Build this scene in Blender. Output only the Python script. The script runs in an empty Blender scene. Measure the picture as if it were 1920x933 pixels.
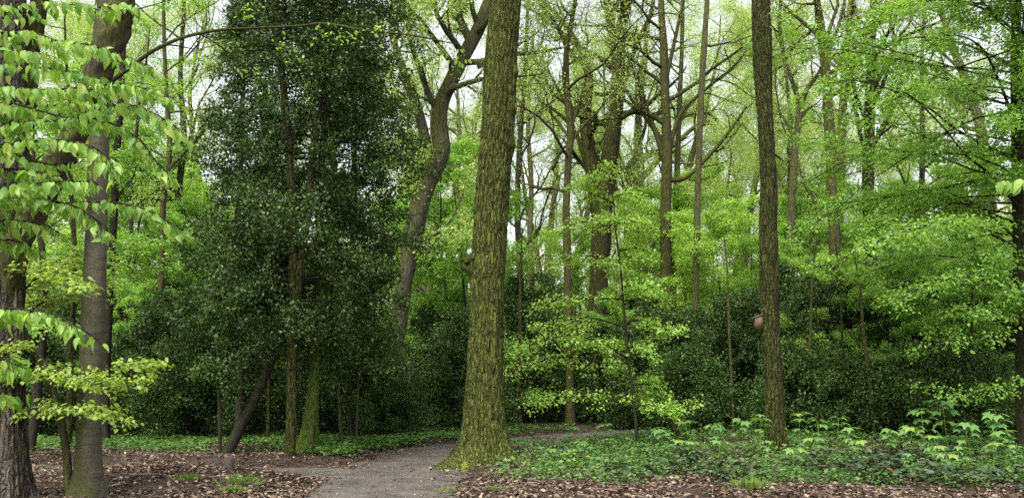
import bpy, math, random
import numpy as np
from math import radians, sin, cos, pi

sc = bpy.context.scene
COL = sc.collection
V = np.array

# ------------------------------------------------------------------ camera, sky, sun, exposure
CAMZ, PITCH, F = 1.6, radians(8.0), 1663.0
cam_data = bpy.data.cameras.new('camera')
cam_data.sensor_width = 36.0
cam_data.lens = 36.0 * F / 1920.0
cam_data.clip_end = 2000.0
cam = bpy.data.objects.new('camera', cam_data)
cam.location = (0, 0, CAMZ)
cam.rotation_euler = (radians(90) + PITCH, 0, 0)
COL.objects.link(cam)
sc.camera = cam

SUN_EL, SUN_AZ = radians(58), radians(205)      # azimuth: 0 = +Y, clockwise seen from above
world = bpy.data.worlds.new('World')
sc.world = world
world.use_nodes = True
wn, wl = world.node_tree.nodes, world.node_tree.links
bg = wn['Background']
sky = wn.new('ShaderNodeTexSky')
sky.sky_type = 'NISHITA'
sky.sun_disc = False
sky.sun_elevation = SUN_EL
sky.sun_rotation = SUN_AZ
sky.dust_density = 4.0
sky.air_density = 1.0
sky.ozone_density = 1.0
hs = wn.new('ShaderNodeHueSaturation')          # overcast: most of the blue is gone
hs.inputs['Saturation'].default_value = 0.25
wl.new(sky.outputs[0], hs.inputs['Color'])
wl.new(hs.outputs[0], bg.inputs['Color'])
bg.inputs['Strength'].default_value = 0.15

sun_data = bpy.data.lights.new('sun', 'SUN')
sun_data.energy = 1.5
sun_data.angle = radians(25)
sun_data.color = (1.0, 0.96, 0.9)
sun = bpy.data.objects.new('sun', sun_data)
sun.rotation_euler = (radians(90) - SUN_EL, 0, -SUN_AZ + pi)
sun.location = (-10, -20, 40)
COL.objects.link(sun)

sc.view_settings.view_transform = 'Standard'
sc.view_settings.look = 'None'
sc.view_settings.gamma = 1.0
sc.view_settings.exposure = 1.5
sc.render.engine = 'CYCLES'
cy = sc.cycles
cy.max_bounces = 8
cy.diffuse_bounces = 6
cy.glossy_bounces = 2
cy.transmission_bounces = 6
cy.transparent_max_bounces = 4
cy.caustics_reflective = False
cy.caustics_refractive = False
cy.use_adaptive_sampling = True
cy.adaptive_threshold = 0.02
cy.use_denoising = False
cy.sample_clamp_indirect = 6.0

# ------------------------------------------------------------------ small maths
def at(px, py, Y):
    """World point seen at photo pixel (px, py) at distance Y in front of the camera."""
    a, c = (px - 960) / F, (466.5 - py) / F
    dy, dz = cos(PITCH) - c * sin(PITCH), sin(PITCH) + c * cos(PITCH)
    t = Y / dy
    return V([a * t, Y, CAMZ + dz * t])

def rad_at(w, py, Y):
    c = (466.5 - py) / F
    return 0.5 * w / F * Y / (cos(PITCH) - c * sin(PITCH))

def flat(px, py):
    a, c = (px - 960) / F, (466.5 - py) / F
    dy, dz = cos(PITCH) - c * sin(PITCH), sin(PITCH) + c * cos(PITCH)
    t = -CAMZ / dz
    return V([a * t, dy * t])

def _hash(i, j, k, seed):
    n = (i * 73856093) ^ (j * 19349663) ^ (k * 83492791) ^ (seed * 2654435761 & 0x7fffffff)
    n = (n ^ (n >> 13)) * 1274126177 & 0x7fffffff
    n = (n ^ (n >> 16)) * 668265263 & 0x7fffffff
    return (n & 0xffff) / 65535.0

def noise3(x, y, z, seed=0):
    x, y, z = np.broadcast_arrays(np.asarray(x, float), np.asarray(y, float), np.asarray(z, float))
    xi, yi, zi = np.floor(x).astype(np.int64), np.floor(y).astype(np.int64), np.floor(z).astype(np.int64)
    fx, fy, fz = x - xi, y - yi, z - zi
    fx, fy, fz = fx * fx * (3 - 2 * fx), fy * fy * (3 - 2 * fy), fz * fz * (3 - 2 * fz)
    r = 0
    for a in (0, 1):
        for b in (0, 1):
            for c in (0, 1):
                w = (fx if a else 1 - fx) * (fy if b else 1 - fy) * (fz if c else 1 - fz)
                r = r + w * _hash(xi + a, yi + b, zi + c, seed)
    return r * 2 - 1

def fbm(x, y, z, seed=0, octv=3):
    r, a, f = 0, 1.0, 1.0
    for o in range(octv):
        r = r + a * noise3(np.asarray(x) * f, np.asarray(y) * f, np.asarray(z) * f, seed + o)
        a *= 0.5; f *= 2.03
    return r

def sstep(e0, e1, x):
    t = np.clip((x - e0) / (e1 - e0), 0, 1)
    return t * t * (3 - 2 * t)

def smooth(pts, n):
    """Catmull-Rom through pts (any width of row), n rows out."""
    P = np.asarray(pts, float)
    if len(P) < 3:
        t = np.linspace(0, 1, n)[:, None]
        return P[0] * (1 - t) + P[-1] * t
    E = np.vstack([2 * P[0] - P[1], P, 2 * P[-1] - P[-2]])
    u = np.linspace(0, len(P) - 1 - 1e-9, n)
    i = u.astype(int); t = (u - i)[:, None]
    p0, p1, p2, p3 = E[i], E[i + 1], E[i + 2], E[i + 3]
    return 0.5 * (2 * p1 + (p2 - p0) * t + (2 * p0 - 5 * p1 + 4 * p2 - p3) * t * t + (3 * p1 - p0 - 3 * p2 + p3) * t ** 3)

def unit(v):
    return v / (np.linalg.norm(v, axis=-1, keepdims=True) + 1e-12)

# ------------------------------------------------------------------ meshes and things
def mesh_obj(name, verts, faces, mat, parent=None, org=None, smooth_shade=False):
    """One mesh object; faces is an (n, k) array with one k for the whole mesh, or a list of such arrays."""
    verts = np.asarray(verts, np.float32)
    if org is not None:
        verts = verts - np.asarray(org, np.float32)
    if not isinstance(faces, list):
        faces = [faces]
    faces = [np.asarray(f, np.int32) for f in faces if len(f)]
    me = bpy.data.meshes.new(name)
    me.vertices.add(len(verts))
    me.vertices.foreach_set('co', verts.ravel())
    nl = sum(f.size for f in faces)
    me.loops.add(nl)
    me.loops.foreach_set('vertex_index', np.concatenate([f.ravel() for f in faces]))
    starts, s = [], 0
    for f in faces:
        starts.append(s + np.arange(len(f)) * f.shape[1]); s += f.size
    starts = np.concatenate(starts).astype(np.int32)
    me.polygons.add(len(starts))
    me.polygons.foreach_set('loop_start', starts)
    if smooth_shade:
        me.polygons.foreach_set('use_smooth', np.ones(len(starts), bool))
    me.update(calc_edges=True)
    me.materials.append(mat)
    o = bpy.data.objects.new(name, me)
    COL.objects.link(o)
    if parent is not None:
        o.parent = parent
    elif org is not None:
        o.location = org
    return o

def tag(o, label=None, cat=None, group=None, kind=None):
    if label: o['label'] = label
    if cat: o['category'] = cat
    if group: o['group'] = group
    if kind: o['kind'] = kind
    return o

def thing(name, label, cat, loc=(0, 0, 0), group=None, rz=0.0, s=1.0):
    o = bpy.data.objects.new(name, None)
    COL.objects.link(o)
    o.location = [float(v) for v in loc]
    o.rotation_euler = (0, 0, rz)
    o.scale = (s, s, s)
    o.empty_display_size = 0.3
    return tag(o, label, cat, group)

def dup(root, label, loc, rz, s, group=None, sz=None):
    r = root.copy(); COL.objects.link(r)
    r.location = [float(v) for v in loc]; r.rotation_euler = (0, 0, rz)
    r.scale = (s, s, sz if sz else s)
    r['label'] = label
    if group: r['group'] = group
    for ch in list(root.children):
        c = ch.copy(); COL.objects.link(c); c.parent = r
        for g in list(ch.children):
            d = g.copy(); COL.objects.link(d); d.parent = c
    return r

class Tubes:
    def __init__(self):
        self.v, self.q, self.t, self.n = [], [], [], 0
    def add(self, pts, rad, sides=5, cap=True, disp=None):
        P = np.asarray(pts, float); R = np.asarray(rad, float)
        n = len(P)
        T = unit(np.gradient(P, axis=0))
        m = np.abs(T.mean(0)); ref = np.zeros(3); ref[int(np.argmin(m))] = 1
        A = unit(np.cross(T, ref)); B = np.cross(T, A)
        th = np.arange(sides) * 2 * pi / sides
        rr = R[:, None] * np.ones(sides)
        if disp is not None:
            rr = rr + disp(P, th, A, B)
        ring = P[:, None, :] + rr[..., None] * (A[:, None, :] * np.cos(th)[None, :, None] + B[:, None, :] * np.sin(th)[None, :, None])
        self.v.append(ring.reshape(-1, 3))
        i = np.arange(n - 1)[:, None] * sides; j = np.arange(sides)[None, :]; k = (j + 1) % sides
        q = np.stack([i + j, i + k, i + sides + k, i + sides + j], -1).reshape(-1, 4) + self.n
        self.q.append(q)
        self.n += n * sides
        if cap:
            self.v.append(P[-1:]); e = self.n
            b = e - sides
            jj = np.arange(sides)
            self.t.append(np.stack([b + jj, b + (jj + 1) % sides, np.full(sides, e)], -1))
            self.n += 1
    def build(self, name, mat, parent=None, org=None):
        if not self.v: return None
        faces = [np.concatenate(self.q)] + ([np.concatenate(self.t)] if self.t else [])
        return mesh_obj(name, np.concatenate(self.v), faces, mat, parent, org, True)

# ------------------------------------------------------------------ leaf shapes: rows are (along, across, up)
def fan_tris(n): return V([[0, i, i + 1] for i in range(1, n - 1)])
LEAF4 = (V([(0, 0, 0), (.45, -.32, .07), (1, 0, -.05), (.45, .32, .07)]), V([(0, 1, 2), (0, 2, 3)]))
LEAF7 = (V([(0, 0, 0), (.28, -.27, .06), (.66, -.25, .02), (1, 0, -.14), (.66, .25, .02), (.28, .27, .06), (.5, 0, -.02)]),
         V([(0, 1, 6), (1, 2, 6), (2, 3, 6), (6, 3, 4), (6, 4, 5), (6, 5, 0)]))
LIME = (V([(0, 0, 0), (-.02, -.12, .04), (.15, -.26, .12), (.42, -.29, .12), (.72, -.17, .03), (1.08, 0, -.2), (.72, .17, .03), (.42, .29, .12),
           (.15, .26, .12), (-.02, .12, .04), (.3, 0, 0), (.65, 0, -.04)]),
        V([(0, 1, 10), (1, 2, 10), (2, 3, 10), (3, 11, 10), (3, 4, 11), (4, 5, 11), (5, 6, 11), (6, 7, 11), (7, 10, 11), (7, 8, 10), (8, 9, 10), (9, 0, 10)]))
def _syc():
    out = []
    lobes = [(-125, .55), (-62, .88), (0, 1.0), (62, .88), (125, .55)]
    for i, (a, r) in enumerate(lobes):
        a = radians(a)
        out.append((r * .72, a - .22)); out.append((r, a)); out.append((r * .72, a + .22))
        if i < 4:
            b = radians(lobes[i + 1][0]); out.append((.52, (a + b) / 2))
    v = [(0, 0, 0)] + [(r * cos(a), r * sin(a), -.28 * r * r) for r, a in out]
    n = len(v)
    return V(v), V([(0, i, i + 1) for i in range(1, n - 1)])
SYC = _syc()
LITTER = (V([(0, 0, 0), (.3, -.28, .16), (.75, -.2, .22), (1, 0, .02), (.75, .22, .08), (.3, .28, .12), (.5, 0, -.02)]), LEAF7[1])

def leaf_mesh(P, A, N, S, shape):
    """All leaves of one crown: P base points, A axes, N rough normals, S sizes."""
    T, tri = shape
    A = unit(A)
    B = unit(np.cross(N, A)); N = np.cross(A, B)
    T = T[None]
    v = P[:, None, :] + S[:, None, None] * (T[..., 0:1] * A[:, None] + T[..., 1:2] * B[:, None] + T[..., 2:3] * N[:, None])
    k = T.shape[1]
    f = tri[None] + (np.arange(len(P)) * k)[:, None, None]
    return v.reshape(-1, 3), f.reshape(-1, 3)

def orient(rng, D, mode):
    n = len(D)
    if mode == 'planar':                       # beech: flat sprays, blades nearly level
        side = np.stack([-D[:, 1], D[:, 0], np.zeros(n)], 1) * np.where(rng.random(n) < .5, -1, 1)[:, None]
        A = D * .7 + side * .8 + rng.normal(0, .3, (n, 3)) + V([0, 0, -.42])
        N = V([0, 0, 1.0]) + rng.normal(0, .5, (n, 3))
    elif mode == 'hang':                       # young lime leaves hanging down from the twig
        A = D * .35 + rng.normal(0, .38, (n, 3)) + V([0, 0, -.85])
        N = rng.normal(0, .6, (n, 3)) + V([0, -.5, .55])
    elif mode == 'up':
        a = rng.random(n) * 2 * pi
        A = np.stack([np.cos(a), np.sin(a), rng.normal(0.05, .25, n)], 1)
        N = V([0, 0, 1.0]) + rng.normal(0, .3, (n, 3))
    else:                                      # holly, oak: every way, a little upward
        A = D * .5 + rng.normal(0, .8, (n, 3))
        N = rng.normal(0, .7, (n, 3)) + V([0, 0, .55])
    return unit(A), unit(N)

def crown_from(rng, anchors, per, size, jit, mode, shape, sizevar=.25):
    P = np.array([a[0] for a in anchors]); D = np.array([a[1] for a in anchors])
    P = np.repeat(P, per, 0); D = np.repeat(D, per, 0)
    j = np.asarray(jit)
    P = P + rng.normal(0, 1, P.shape) * j
    A, N = orient(rng, D, mode)
    S = size * np.clip(rng.normal(1, sizevar, len(P)), .45, 1.7)
    return leaf_mesh(P, A, N, S, shape)

# ------------------------------------------------------------------ branch growth
def perp(rng, d):
    v = rng.normal(0, 1, 3); v -= d * v.dot(d)
    return v / (np.linalg.norm(v) + 1e-9)

def grow(rng, p, d, L, r, lv, S, T, A):
    s = S[lv]
    n = s.get('seg', 4); step = L / n
    pts, rad, p, d = [p], [r], V(p), V(d)
    end = s.get('end', .2)
    for i in range(n):
        d = d + rng.normal(0, s.get('wob', .15), 3)
        d[2] += s.get('trop', 0)
        if s.get('planar'): d[2] *= .75
        d = d / np.linalg.norm(d)
        p = p + d * step
        pts.append(p); rad.append(r * (1 - (1 - end) * (i + 1) / n))
    T.append((pts, rad, s.get('sides', 4)))
    children(rng, pts, rad, L, lv, S, T, A)

def children(rng, pts, rad, L, lv, S, T, A, n=None, t0=None, dirs=None):
    s = S[lv]
    P = np.asarray(pts); N = len(P) - 1
    if lv == len(S) - 1 or s.get('leafy'):
        m = s.get('anch', 4)
        for k in range(m):
            u = (s.get('a0', .25) + (1 - s.get('a0', .25)) * (k + rng.random()) / m) * N
            i = min(int(u), N - 1); d = P[i + 1] - P[i]
            A.append((P[i] + d * (u - i), d / (np.linalg.norm(d) + 1e-9)))
    if lv == len(S) - 1: return
    c = S[lv + 1]
    n = n if n is not None else s['n']
    t0 = s.get('t0', .25) if t0 is None else t0
    flip = 1 if rng.random() < .5 else -1
    for k in range(n):
        t = t0 + (1 - t0) * (k + rng.random() * .9) / n
        u = t * N; i = min(int(u), N - 1)
        dv = P[i + 1] - P[i]; q = P[i] + dv * (u - i); dv = dv / (np.linalg.norm(dv) + 1e-9)
        ang = radians(rng.uniform(*c['ang']))
        if c.get('planar'):
            flip = -flip
            h = V([-dv[1], dv[0], 0.0]) * flip
            h = h / (np.linalg.norm(h) + 1e-9)
            pv = h + V([0, 0, rng.normal(0, c.get('tilt', .22))])
        else:
            pv = perp(rng, dv)
            if c.get('up'): pv = pv + V([0, 0, c['up']]); 
        nd = dv * cos(ang) + pv / (np.linalg.norm(pv) + 1e-9) * sin(ang)
        lo, hi = c['len']
        ln = L * rng.uniform(lo, hi) * (1 - c.get('fall', .45) * t) if c.get('rel', True) else rng.uniform(lo, hi) * (1 - c.get('fall', .45) * t)
        rr = float(np.interp(u, np.arange(N + 1), rad)) * c.get('rr', .5)
        rr = max(min(rr, c.get('rmax', 9)), c.get('rmin', .004))
        grow(rng, q, nd / np.linalg.norm(nd), ln, rr, lv + 1, S, T, A)

def tubes_mesh(lst, name, mat, parent, org):
    tb = Tubes()
    for pts, rad, sides in lst: tb.add(pts, rad, sides)
    return tb.build(name, mat, parent, org)

def extend(rng, pts, rad, H, wob=.06, end=.35):
    """Carry a stem on above the top of the frame to height H."""
    pts, rad = [V(p) for p in pts], list(rad)
    d = unit(pts[-1] - pts[-2])
    n = max(2, int((H - pts[-1][2]) / 1.2))
    r0 = rad[-1]
    for i in range(n):
        d = unit(d + rng.normal(0, wob, 3) + V([0, 0, .12]))
        pts.append(pts[-1] + d * 1.2); rad.append(r0 * (1 - (1 - end) * (i + 1) / n))
    return pts, rad

def px_line(rows, Y):
    """rows of (px, py, width[, dY]) -> world points and radii at distance Y + dY."""
    pts, rad = [], []
    for r in rows:
        y = Y + (r[3] if len(r) > 3 else 0)
        pts.append(at(r[0], r[1], y)); rad.append(rad_at(r[2], r[1], y))
    return pts, rad

# ------------------------------------------------------------------ materials
def new_mat(name):
    m = bpy.data.materials.new(name); m.use_nodes = True
    nt = m.node_tree
    for n in list(nt.nodes): nt.nodes.remove(n)
    out = nt.nodes.new('ShaderNodeOutputMaterial')
    return m, nt.nodes, nt.links, out

def ramp(nodes, stops):
    r = nodes.new('ShaderNodeValToRGB')
    e = r.color_ramp.elements
    while len(e) < len(stops): e.new(0.5)
    for k, (p, c) in enumerate(stops):
        e[k].position = p; e[k].color = (*c, 1)
    return r

def leaf_mat(name, stops, trans=.4, tcol=(1.25, 1.15, .45), rough=.45, spec=.4):
    m, n, l, out = new_mat(name)
    g = n.new('ShaderNodeNewGeometry')
    r = ramp(n, stops)
    l.new(g.outputs['Random Per Island'], r.inputs[0])
    p = n.new('ShaderNodeBsdfPrincipled')
    p.inputs['Roughness'].default_value = rough
    p.inputs['Specular IOR Level'].default_value = spec
    l.new(r.outputs[0], p.inputs['Base Color'])
    if trans <= 0:
        l.new(p.outputs[0], out.inputs[0]); return m
    mul = n.new('ShaderNodeMix'); mul.data_type = 'RGBA'; mul.blend_type = 'MULTIPLY'
    mul.inputs['Factor'].default_value = 1
    l.new(r.outputs[0], mul.inputs['A']); mul.inputs['B'].default_value = (*tcol, 1)
    t = n.new('ShaderNodeBsdfTranslucent')
    l.new(mul.outputs['Result'], t.inputs['Color'])
    mx = n.new('ShaderNodeMixShader'); mx.inputs[0].default_value = trans
    l.new(p.outputs[0], mx.inputs[1]); l.new(t.outputs[0], mx.inputs[2])
    l.new(mx.outputs[0], out.inputs[0])
    return m

def bark_mat(name, dark, light, moss, moss_amt, moss_dir=(-.6, -.6, .2), scale=14, stretch=.12, bump=.6, moss2=None, low_moss=0.0, dirw=.35, cracks=0):
    """Furrowed bark, moss growing on the damp side in patches."""
    m, n, l, out = new_mat(name)
    tc = n.new('ShaderNodeTexCoord')
    mp = n.new('ShaderNodeMapping'); mp.inputs['Scale'].default_value = (1, 1, stretch)
    l.new(tc.outputs['Object'], mp.inputs[0])
    a = n.new('ShaderNodeTexNoise'); a.inputs['Scale'].default_value = scale; a.inputs['Detail'].default_value = 6; a.inputs['Roughness'].default_value = .65
    l.new(mp.outputs[0], a.inputs['Vector'])
    ra = ramp(n, [(.32, dark), (.68, light)]); l.new(a.outputs[0], ra.inputs[0])
    b = n.new('ShaderNodeTexNoise'); b.inputs['Scale'].default_value = 2.2; b.inputs['Detail'].default_value = 5; b.inputs['Roughness'].default_value = .7
    l.new(tc.outputs['Object'], b.inputs['Vector'])
    geo = n.new('ShaderNodeNewGeometry')
    dt = n.new('ShaderNodeVectorMath'); dt.operation = 'DOT_PRODUCT'
    l.new(geo.outputs['Normal'], dt.inputs[0]); dt.inputs[1].default_value = unit(V(moss_dir, float))
    f = n.new('ShaderNodeMath'); f.operation = 'MULTIPLY_ADD'
    l.new(dt.outputs['Value'], f.inputs[0]); f.inputs[1].default_value = dirw; f.inputs[2].default_value = moss_amt - .5
    g = n.new('ShaderNodeMath'); g.operation = 'ADD'
    l.new(f.outputs[0], g.inputs[0]); l.new(b.outputs[0], g.inputs[1])
    h = n.new('ShaderNodeMath'); h.operation = 'MULTIPLY_ADD'      # moss keeps out of the furrows a little
    l.new(a.outputs[0], h.inputs[0]); h.inputs[1].default_value = .35; l.new(g.outputs[0], h.inputs[2])
    last = h
    if low_moss:
        sx = n.new('ShaderNodeSeparateXYZ'); l.new(tc.outputs['Object'], sx.inputs[0])
        mr = n.new('ShaderNodeMapRange'); mr.inputs[1].default_value = 0; mr.inputs[2].default_value = 1.6
        mr.inputs[3].default_value = low_moss; mr.inputs[4].default_value = 0
        l.new(sx.outputs['Z'], mr.inputs[0])
        ad = n.new('ShaderNodeMath'); ad.operation = 'ADD'; l.new(h.outputs[0], ad.inputs[0]); l.new(mr.outputs[0], ad.inputs[1]); last = ad
    rm = ramp(n, [(.5, (0, 0, 0)), (.72, (1, 1, 1))]); l.new(last.outputs[0], rm.inputs[0])
    c = n.new('ShaderNodeTexNoise'); c.inputs['Scale'].default_value = 30; c.inputs['Detail'].default_value = 4
    l.new(mp.outputs[0], c.inputs['Vector'])
    moss2 = moss2 or tuple(v * .45 for v in moss)
    rc = ramp(n, [(.40, moss2), (.60, moss)]); l.new(c.outputs[0], rc.inputs[0])
    mix = n.new('ShaderNodeMix'); mix.data_type = 'RGBA'
    l.new(rm.outputs[0], mix.inputs['Factor']); l.new(ra.outputs[0], mix.inputs['A']); l.new(rc.outputs[0], mix.inputs['B'])
    p = n.new('ShaderNodeBsdfPrincipled'); p.inputs['Roughness'].default_value = .9; p.inputs['Specular IOR Level'].default_value = .15
    base = mix.outputs['Result']; crack = None
    if cracks:                                # fissures between the bark plates
        wn_ = n.new('ShaderNodeTexNoise'); wn_.inputs['Scale'].default_value = 9; wn_.inputs['Detail'].default_value = 3
        l.new(tc.outputs['Object'], wn_.inputs['Vector'])
        mv = n.new('ShaderNodeVectorMath'); mv.operation = 'MULTIPLY_ADD'; mv.inputs[1].default_value = (.09, .09, .2)
        l.new(wn_.outputs['Color'], mv.inputs[0]); l.new(tc.outputs['Object'], mv.inputs[2])
        mc = n.new('ShaderNodeMapping'); mc.inputs['Scale'].default_value = (1, 1, .11); l.new(mv.outputs[0], mc.inputs[0])
        vo = n.new('ShaderNodeTexVoronoi'); vo.feature = 'DISTANCE_TO_EDGE'; vo.inputs['Scale'].default_value = cracks
        l.new(mc.outputs[0], vo.inputs['Vector'])
        cr = ramp(n, [(.0, (.22, .2, .17)), (.17, (1, 1, 1))]); l.new(vo.outputs['Distance'], cr.inputs[0])
        mm = n.new('ShaderNodeMix'); mm.data_type = 'RGBA'; mm.blend_type = 'MULTIPLY'; mm.inputs['Factor'].default_value = .45
        l.new(base, mm.inputs['A']); l.new(cr.outputs[0], mm.inputs['B']); base = mm.outputs['Result']; crack = cr
    l.new(base, p.inputs['Base Color'])
    ad2 = n.new('ShaderNodeMath'); ad2.operation = 'MULTIPLY_ADD'
    l.new(c.outputs[0], ad2.inputs[0]); ad2.inputs[1].default_value = .4; l.new(a.outputs[0], ad2.inputs[2])
    bp = n.new('ShaderNodeBump'); bp.inputs['Strength'].default_value = bump; bp.inputs['Distance'].default_value = .04
    if crack:
        ad3 = n.new('ShaderNodeMath'); ad3.operation = 'MULTIPLY_ADD'; ad3.inputs[1].default_value = 1.2
        l.new(crack.outputs[0], ad3.inputs[0]); l.new(ad2.outputs[0], ad3.inputs[2]); ad2 = ad3
    l.new(ad2.outputs[0], bp.inputs['Height']); l.new(bp.outputs[0], p.inputs['Normal'])
    l.new(p.outputs[0], out.inputs[0])
    return m

def plain_noise_mat(name, stops, scale=8, rough=.9, bump=.3, stretch=(1, 1, 1), spec=.2, fine=0.0):
    m, n, l, out = new_mat(name)
    tc = n.new('ShaderNodeTexCoord'); mp = n.new('ShaderNodeMapping'); mp.inputs['Scale'].default_value = stretch
    l.new(tc.outputs['Object'], mp.inputs[0])
    a = n.new('ShaderNodeTexNoise'); a.inputs['Scale'].default_value = scale; a.inputs['Detail'].default_value = 8; a.inputs['Roughness'].default_value = .7
    l.new(mp.outputs[0], a.inputs['Vector'])
    src = a.outputs[0]
    if fine:
        b = n.new('ShaderNodeTexNoise'); b.inputs['Scale'].default_value = scale * 40; b.inputs['Detail'].default_value = 3
        l.new(mp.outputs[0], b.inputs['Vector'])
        ma = n.new('ShaderNodeMath'); ma.operation = 'MULTIPLY_ADD'; ma.inputs[1].default_value = fine
        sb = n.new('ShaderNodeMath'); sb.operation = 'SUBTRACT'; sb.inputs[1].default_value = .5
        l.new(b.outputs[0], sb.inputs[0]); l.new(sb.outputs[0], ma.inputs[0]); l.new(a.outputs[0], ma.inputs[2])
        src = ma.outputs[0]
    r = ramp(n, stops); l.new(src, r.inputs[0])
    p = n.new('ShaderNodeBsdfPrincipled'); p.inputs['Roughness'].default_value = rough; p.inputs['Specular IOR Level'].default_value = spec
    l.new(r.outputs[0], p.inputs['Base Color'])
    bp = n.new('ShaderNodeBump'); bp.inputs['Strength'].default_value = bump; bp.inputs['Distance'].default_value = .03
    l.new(src, bp.inputs['Height']); l.new(bp.outputs[0], p.inputs['Normal'])
    l.new(p.outputs[0], out.inputs[0])
    return m

M = {}
M['moss_oak'] = bark_mat('moss_oak', (.022, .018, .012), (.16, .148, .112), (.112, .130, .024), .74, (-.8, -.6, .0), 26, .2, 1.0, (.052, .062, .015), .4, .5, 20)
M['nest_oak'] = bark_mat('nest_oak', (.014, .012, .007), (.10, .086, .054), (.074, .084, .018), .56, (-.9, -.2, .1), 26, .2, 1.0, (.03, .032, .008), .7, .35, 25)
M['rough_bark'] = bark_mat('rough_bark', (.025, .02, .017), (.17, .15, .115), (.07, .07, .02), .2, (.5, .5, .3), 18, .15, 1.0, None, 0, .35, 17)
M['mossy_limb'] = bark_mat('mossy_limb', (.022, .018, .012), (.075, .062, .043), (.06, .062, .015), .45, (.2, -.3, .8), 14, .3, .8)
M['beech_bark'] = bark_mat('beech_bark', (.055, .051, .033), (.10, .093, .064), (.05, .054, .018), .30, (-.9, -.2, .2), 6, 3.0, .35, (.04, .04, .016), .25)
M['oak_bark'] = bark_mat('oak_bark', (.03, .026, .017), (.12, .108, .074), (.075, .08, .022), .4, (-.4, -.2, .7), 14, .2, .7)
M['mossy_bark'] = bark_mat('mossy_bark', (.02, .016, .01), (.075, .062, .043), (.065, .067, .016), .42, (-.6, -.3, .4), 14, .2, .6)
M['dark_bark'] = bark_mat('dark_bark', (.012, .010, .008), (.045, .038, .03), (.03, .032, .01), .25, (-.4, -.4, .5), 16, .25, .5)
M['far_bark'] = bark_mat('far_bark', (.05, .044, .032), (.125, .11, .08), (.085, .085, .03), .4, (-.3, -.2, .7), 10, .3, .3)
M['root_moss'] = bark_mat('root_moss', (.03, .026, .016), (.14, .12, .08), (.21, .22, .025), .85, (-.2, -.4, .9), 20, .6, 1.0, (.07, .085, .014))
M['moss'] = plain_noise_mat('moss', [(.3, (.07, .10, .012)), (.7, (.19, .25, .03))], 20, 1, .8)
M['stump_moss'] = bark_mat('stump_moss', (.04, .035, .02), (.12, .1, .07), (.07, .105, .014), .72, (-.5, -.5, .5), 14, .3, .7)

M['lime'] = leaf_mat('lime', [(0, (.14, .30, .05)), (.5, (.25, .44, .08)), (1, (.42, .56, .14))], .5, (1.2, 1.15, .55), .42, .4)
M['beech'] = leaf_mat('beech', [(0, (.14, .31, .05)), (.5, (.21, .41, .075)), (1, (.33, .51, .12))], .5, (1.25, 1.15, .45), .45, .35)
M['beech_pale'] = leaf_mat('beech_pale', [(0, (.21, .40, .06)), (.5, (.30, .50, .085)), (1, (.42, .58, .14))], .48, (1.2, 1.15, .5), .45, .35)
M['oak'] = leaf_mat('oak', [(0, (.27, .41, .09)), (.6, (.39, .54, .145)), (1, (.52, .57, .21))], .5, (1.15, 1.15, .68), .5, .3)
M['hazel'] = leaf_mat('hazel', [(0, (.20, .33, .05)), (.5, (.28, .42, .075)), (1, (.36, .46, .11))], .5, (1.15, 1.1, .5), .45, .35)
M['holly'] = leaf_mat('holly', [(0, (.015, .034, .008)), (.55, (.034, .074, .014)), (.88, (.072, .130, .026)), (1, (.13, .18, .05))], .18, (1.2, 1.2, .4), .40, .22)
M['holly2'] = leaf_mat('holly2', [(0, (.022, .050, .011)), (.55, (.046, .098, .020)), (.88, (.092, .165, .035)), (1, (.16, .22, .06))], .24, (1.2, 1.2, .4), .40, .22)
M['herb'] = leaf_mat('herb', [(0, (.05, .13, .025)), (.6, (.10, .21, .042)), (1, (.18, .29, .075))], .35, (1.1, 1.15, .5), .5, .3)
M['herb_grey'] = leaf_mat('herb_grey', [(0, (.035, .085, .018)), (.6, (.075, .145, .035)), (1, (.15, .21, .075))], .3, (1.1, 1.15, .5), .5, .3)
M['bramble'] = leaf_mat('bramble', [(0, (.018, .036, .016)), (.6, (.04, .066, .034)), (.93, (.07, .095, .055)), (1, (.16, .06, .015))], .15, (1.1, 1.1, .5), .42, .3)
M['syc'] = leaf_mat('syc', [(0, (.07, .17, .045)), (.7, (.125, .255, .075)), (1, (.22, .33, .06))], .35, (1.15, 1.15, .5), .45, .4)
M['grass'] = leaf_mat('grass', [(0, (.10, .19, .03)), (1, (.24, .36, .07))], .3, (1.1, 1.1, .5), .5, .3)
M['litter'] = leaf_mat('litter', [(0, (.028, .018, .012)), (.35, (.085, .055, .036)), (.75, (.175, .12, .08)), (1, (.36, .28, .21))], .1, (1, .9, .7), .6, .3)
M['ground'] = plain_noise_mat('ground', [(.3, (.018, .013, .009)), (.5, (.04, .027, .019)), (.7, (.075, .05, .036))], 3.0, 1, .8, fine=.6)
M['path'] = plain_noise_mat('path', [(.3, (.048, .041, .034)), (.5, (.082, .071, .06)), (.72, (.13, .115, .10))], 1.6, .95, .6, fine=.45)
M['grit'] = leaf_mat('grit', [(0, (.03, .024, .018)), (.6, (.11, .09, .075)), (1, (.26, .23, .2))], 0, rough=.8, spec=.2)
M['twig'] = leaf_mat('twig', [(0, (.04, .03, .022)), (.7, (.13, .10, .075)), (1, (.26, .22, .18))], 0, rough=.85, spec=.15)
M['wood'] = plain_noise_mat('wood', [(.3, (.075, .052, .028)), (.7, (.13, .095, .052))], 3, .8, .1, (3, 3, .6))
M['roof_felt'] = plain_noise_mat('roof_felt', [(.3, (.05, .042, .036)), (.7, (.12, .10, .085))], 20, .9, .3)
M['hole'] = plain_noise_mat('hole', [(.3, (.008, .006, .005)), (.7, (.015, .012, .01))], 10, 1, 0)
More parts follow.
